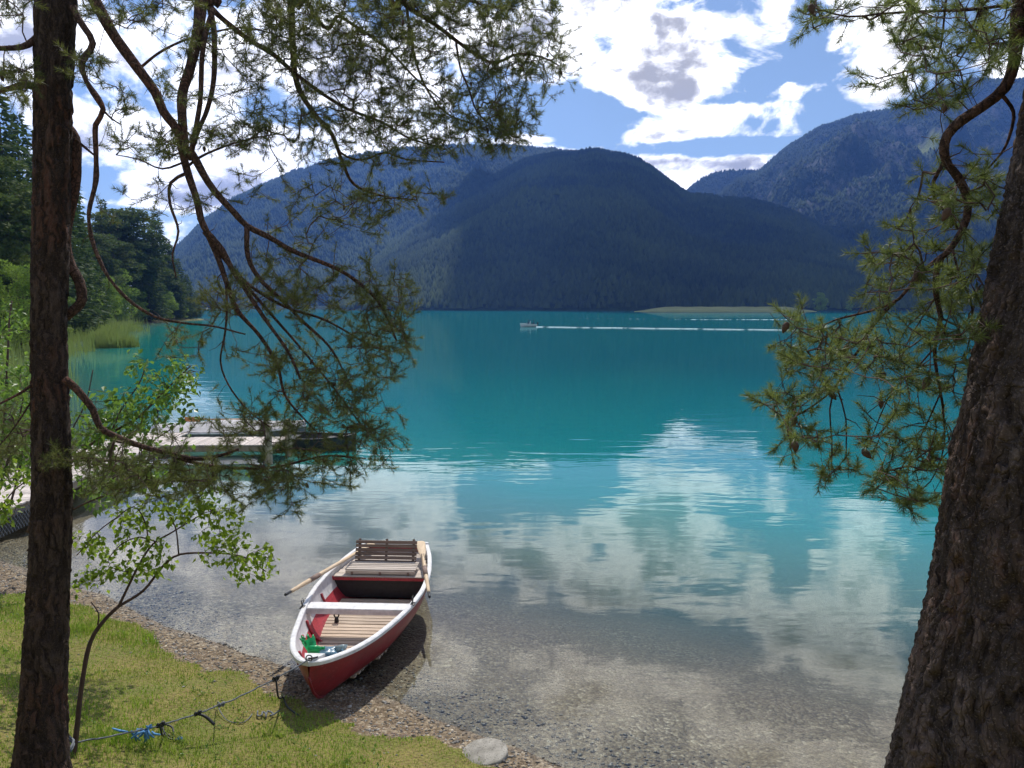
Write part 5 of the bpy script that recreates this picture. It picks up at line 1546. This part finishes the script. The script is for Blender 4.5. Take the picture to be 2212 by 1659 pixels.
def clump_mesh(h, kind, seed=0, n=9000):
    r_ = np.random.default_rng(seed); C = []
    if kind == 'pine':
        for k in range(34):
            q = r_.uniform(.38, .97); R_ = h * .17 * math.sin(math.pi * min(1, (q - .25) / .80)) ** .6
            a = r_.uniform(0, 6.28); rr = R_ * r_.uniform(.2, 1)
            C.append((math.cos(a) * rr, math.sin(a) * rr, q * h, h * r_.uniform(.05, .09), h * r_.uniform(.022, .040)))
    else:
        for k in range(46):
            q = r_.uniform(.06, .93); R_ = h * .33 * math.sin(math.pi * min(1, (q + .12) / 1.15)) ** .7
            a = r_.uniform(0, 6.28); rr = R_ * r_.uniform(.2, 1)
            C.append((math.cos(a) * rr, math.sin(a) * rr, q * h, h * r_.uniform(.07, .12), h * r_.uniform(.05, .09)))
    C = np.array(C); k = r_.integers(0, len(C), n)
    u = r_.normal(size=(n, 3)); u /= np.linalg.norm(u, axis=1)[:, None]; rad = r_.uniform(.35, 1.05, (n, 1)) ** .5
    P = C[k, :3] + u * rad * C[k][:, [3, 3, 4]]
    D = nrm(u * .7 + r_.normal(0, .6, (n, 3))); L = r_.uniform(.28, .6, (n, 1)) * (h / 22) ** .5
    s = nrm(np.cross(D, r_.normal(size=(n, 3)))) * L * .38
    V = np.stack([P - s, P + s, P + D * L], 1).reshape(-1, 3)
    return V, np.arange(n * 3).reshape(-1, 3), C

def make_tree(kind, seed):
    h = 24.0
    name = {'spruce': 'spruce_tree', 'pine': 'pine_tree', 'decid': 'broadleaf_tree'}[kind]
    root = empty(name)
    tr = MB()
    if kind == 'spruce':
        tr.tube([(0, 0, -1), (0, 0, h * .3), (.1, 0, h * .7), (0, 0, h * .98)], [.32, .26, .14, .02], 8)
        V, Fc = spruce_mesh(h, 1.0, .17 + .02 * (seed % 3), seed)
        m = M['spruce']
    elif kind == 'pine':
        tr.tube([(0, 0, -1), (.2, 0, h * .3), (-.1, .1, h * .6), (0, 0, h * .93)], [.30, .24, .17, .05], 8)
        V, Fc, C = clump_mesh(h, 'pine', seed, 9000)
        for c in C[:22]: tr.tube([(0, 0, c[2] * .93), (c[0] * .5, c[1] * .5, c[2] * .95), (c[0], c[1], c[2])], [.09, .06, .02], 5)
        m = M['pinefar']
    else:
        tr.tube([(0, 0, -1), (.2, 0, h * .3), (-.1, .1, h * .6), (0, 0, h * .85)], [.30, .24, .17, .05], 8)
        V, Fc, C = clump_mesh(h, 'decid', seed, 11000)
        for c in C[:22]: tr.tube([(0, 0, c[2] * .6), (c[0] * .5, c[1] * .5, c[2] * .8), (c[0], c[1], c[2])], [.09, .06, .02], 5)
        m = M['decid']
    tr.build('trunk', M['bark_twig'], root, True)
    mesh('crown', V, Fc, m, root)
    return root

protos = {}
def place(kind, px, ytop, t, label, group, wide=1.0, var=0, lift=0.0):
    key = (kind, var)
    P = W(px, 663.0, t); g = max(0.3, float(ground_z(P[0:1], P[1:2])[0])) if t < 400 else .8
    h = float(W(px, ytop, t)[2]) - g
    if key not in protos:
        r_ = make_tree(kind, var + 3); protos[key] = r_
    else:
        src = protos[key]; r_ = src.copy(); COL.objects.link(r_)
        for ch in src.children:
            c = ch.copy(); COL.objects.link(c); c.parent = r_
    r_.location = (P[0], P[1], g + lift); s = h / 24.0
    r_.scale = (s * wide, s * wide, s); r_.rotation_euler = (0, 0, rng.uniform(0, 6.28))
    tag(r_, label, kind={'x': 1}.get('y'), cat='tree', group=group)
    return r_
GR = 'trees of the wooded left shore'
for args in [
    ('spruce', -30, 130, 80, 'tall dark spruce at the left edge of the picture', 1.25, 0), ('spruce', 22, 190, 84, 'tall dark spruce just left of the slim pine trunk, top among needles', 1.25, 1), ('spruce', 62, 250, 92, 'dark spruce half hidden by the left side of the slim pine trunk', 1.15, 2),
    ('spruce', 122, 235, 100, 'tall dark spruce mostly hidden behind the slim pine trunk', 1.25, 0), ('spruce', 158, 345, 112, 'dark spruce showing just right of the slim pine trunk', 1.2, 1), ('pine', -10, 330, 70, 'bushy dark pine below the spruces at the left edge', 1.3, 0), ('pine', 48, 400, 78, 'bushy dark pine left of the slim pine trunk above the reeds', 1.3, 1),
    ('spruce', 182, 470, 150, 'small spruce top between the slim trunk and the crooked thin limb', 1.2, 2), ('spruce', 233, 430, 190, 'pointed spruce standing clear of the skyline, right of the thin limb', 1.2, 0),
    ('pine', 262, 452, 188, 'round topped pine next to the pointed spruce on the cove', 1.4, 1), ('pine', 296, 450, 196, 'broad round topped pine in the middle of the cove wood', 1.5, 0), ('spruce', 322, 500, 200, 'half hidden spruce between the broad pine and the second pointed spruce', 1.3, 1),
    ('spruce', 345, 460, 226, 'second pointed spruce on the skyline of the cove wood', 1.3, 2), ('spruce', 368, 515, 228, 'spruce on the falling skyline behind the hanging twigs', 1.35, 0), ('spruce', 388, 556, 236, 'spruce near the point of the wooded shore', 1.4, 1), ('spruce', 406, 592, 242, 'next to last spruce at the point of the wooded shore', 1.5, 2), ('spruce', 424, 628, 248, 'last small spruce at the very tip of the wooded shore', 1.7, 0),
    ('pine', 215, 500, 165, 'dense pine low behind the crooked thin limb', 1.5, 0), ('pine', 250, 520, 178, 'dense pine below the pointed spruce', 1.5, 1), ('pine', 290, 530, 195, 'dense pine above the light green shore bushes', 1.6, 0), ('pine', 335, 545, 212, 'dense pine below the second pointed spruce', 1.6, 1), ('spruce', 150, 520, 130, 'low dark spruce behind the right edge of the slim trunk', 1.4, 1), ('pine', 372, 590, 228, 'low pine near the shore point', 1.7, 0), ('spruce', 400, 640, 240, 'low spruce fringe at the water near the shore point', 2.0, 0)]:
    place(args[0], args[1], args[2], args[3], args[4], GR, args[5], args[6])
GB = 'light green bushy trees at the cove water'
for a in [('decid', 172, 600, 128, 'light green bushy tree beside the slim trunk above the reeds', 1.2, 0), ('decid', 212, 590, 150, 'light green bushy tree in the middle of the cove shore', 1.2, 1), ('decid', 250, 575, 172, 'tallest light green bushy tree on the cove shore', 1.1, 0), ('decid', 284, 618, 186, 'light green bushy tree where the reeds end', 1.3, 1), ('decid', 318, 600, 204, 'olive green bushy tree below the second pointed spruce', 1.2, 0), ('decid', 352, 625, 216, 'olive green bushy tree right of the reeds by the water', 1.3, 1), ('decid', 388, 652, 230, 'low bushy tree near the shore point', 1.5, 0), ('decid', 40, 560, 64, 'pale green broadleaf tree left of the slim trunk', 1.0, 1), ('decid', 100, 590, 90, 'pale green broadleaf tree mostly hidden behind the slim trunk', 1.1, 0)]:
    place(a[0], a[1], a[2], a[3], a[4], GB, a[5], a[6])
GF = 'single trees on the far meadow shore'
for a in [('decid', 1772, 630, 610, 'round broadleaf tree on the far shore at the end of the pale meadow', 1.15, 0), ('decid', 1835, 648, 600, 'smaller round tree on the far shore right of the meadow tree', 1.1, 1), ('decid', 1922, 643, 600, 'dark round tree on the far shore behind the right pine twigs', 1.1, 0)]:
    place(a[0], a[1], a[2], a[3], a[4], GF, a[5], a[6])

# reeds
def reeds():
    n = 34000
    Y = 24 + 165 * rng.uniform(size=n) ** 1.15; X = np.interp(Y, SH[::-1][:, 1] if False else [20, 29, 48, 84, 110, 150, 185, 220], [-16, -24, -36, -52, -60, -78, -90, -96]) + rng.uniform(-16, 8, n)
    s = sdist(X, Y); edge = 4.0 + 2.6 * np.sin(Y * .21) + 1.3 * np.sin(Y * .83) + rng.normal(0, .9, n)
    edge = np.where(Y < 32, 1.2, edge) * np.clip((190 - Y) / 60, .25, 1)
    k = (s > -edge) & (s < 12) & (rng.uniform(size=n) < np.clip(60 / Y, .2, 1)); X, Y = X[k], Y[k]
    a = rng.uniform(0, 6.28, 2600); rr = np.sqrt(rng.uniform(size=2600)) * 1.9
    nb = len(X); X = np.concatenate([X, -39.6 + rr * np.cos(a) + rng.normal(0, .25, 2600)]); Y = np.concatenate([Y, 76.5 + rr * np.sin(a) * 1.2])
    m = len(X); h = (.5 + 1.5 * rng.uniform(size=m) ** 1.6) * (1 + .22 * np.sin(X * .7 + Y * .5) + .15 * np.sin(X * 2.3 - Y * .9)); Z = ground_z(X, Y)
    h[nb:] *= 1.15 - .45 * (rr / 1.9) ** 2
    Z = np.maximum(Z, -.6)
    a = rng.uniform(0, 6.28, m); p = np.stack([X, Y, Z], -1); h = h + np.maximum(0, -Z)
    ln = rng.uniform(.02, .25, m)
    tip = p + np.stack([np.cos(a) * ln * h, np.sin(a) * ln * h, h], -1)
    w = rng.uniform(.018, .04, m) * np.clip(Y / 60, .6, 1.6)
    e = np.stack([w, 0 * w, 0 * w], -1)
    mid = (p + tip) / 2 - np.stack([np.cos(a) * ln * h * .15, np.sin(a) * ln * h * .15, 0 * h], -1)
    V = np.stack([p - e * .5, p + e * .5, mid + e, tip, mid - e], 1).reshape(-1, 3); i = np.arange(m)[:, None] * 5
    Fc = np.concatenate([i + np.array([[0, 1, 2]]), i + np.array([[0, 2, 4]]), i + np.array([[4, 2, 3]])], 1).reshape(-1, 3)
    tag(mesh('reeds', V, Fc, M['reed']), kind='stuff')
reeds()

# ------------------------------------------------------------------ far boathouse
def hut():
    c = G(1194, 669.6, 0); c = np.array([c[0], c[1], .6])
    r = empty('boathouse', tuple(c)); tag(r, 'tiny pale boathouse on the far shore below the dark hill', 'boathouse')
    MB().box((0, 0, 1.2), (5.0, 4, 2.6)).build('wall', M['white_paint'], r)
    MB().add([(-3, -2.4, 2.52), (3, -2.4, 2.52), (3, 2.4, 2.52), (-3, 2.4, 2.52), (-3, 0, 3.9), (3, 0, 3.9)], [(0, 1, 5, 4), (2, 3, 4, 5), (0, 4, 3), (1, 2, 5), (0, 3, 2, 1)]).build('roof', M['backwood'], r)
    MB().box((-.8, -2.02, .8), (1.2, .08, 1.9)).build('door', M['backwood'], r)
    MB().box((1.4, -2.02, 1.4), (.9, .08, .8)).build('window', M['black'], r)
    MB().box((5.2, -3, .1), (7, 1.6, .3)).build('jetty', M['white_paint'], r)
hut()

# ------------------------------------------------------------------ air
def haze():
    t = NT('haze')
    v = t.n('VolumePrincipled', {'Color': (.16, .36, 1.0), 'Density': HAZE_D, 'Anisotropy': .35})
    t.t.links.new(v.outputs[0], t.out.inputs['Volume'])
    mb = MB(); mb.box((0, 2010, 340), (6800, 4200, 720))
    tag(mb.build('haze', t.m), kind='stuff')
HAZE_D = .000155
haze()
sc.world.cycles.sampling_method = 'MANUAL'
sc.world.cycles.sample_map_resolution = 512
cy = sc.cycles
cy.max_bounces = 6; cy.diffuse_bounces = 2; cy.glossy_bounces = 3; cy.transmission_bounces = 3; cy.transparent_max_bounces = 12; cy.volume_bounces = 0
cy.use_denoising = True
cy.use_adaptive_sampling = True; cy.adaptive_threshold = .02
cy.caustics_reflective = False; cy.caustics_refractive = False
cy.sample_clamp_indirect = 6
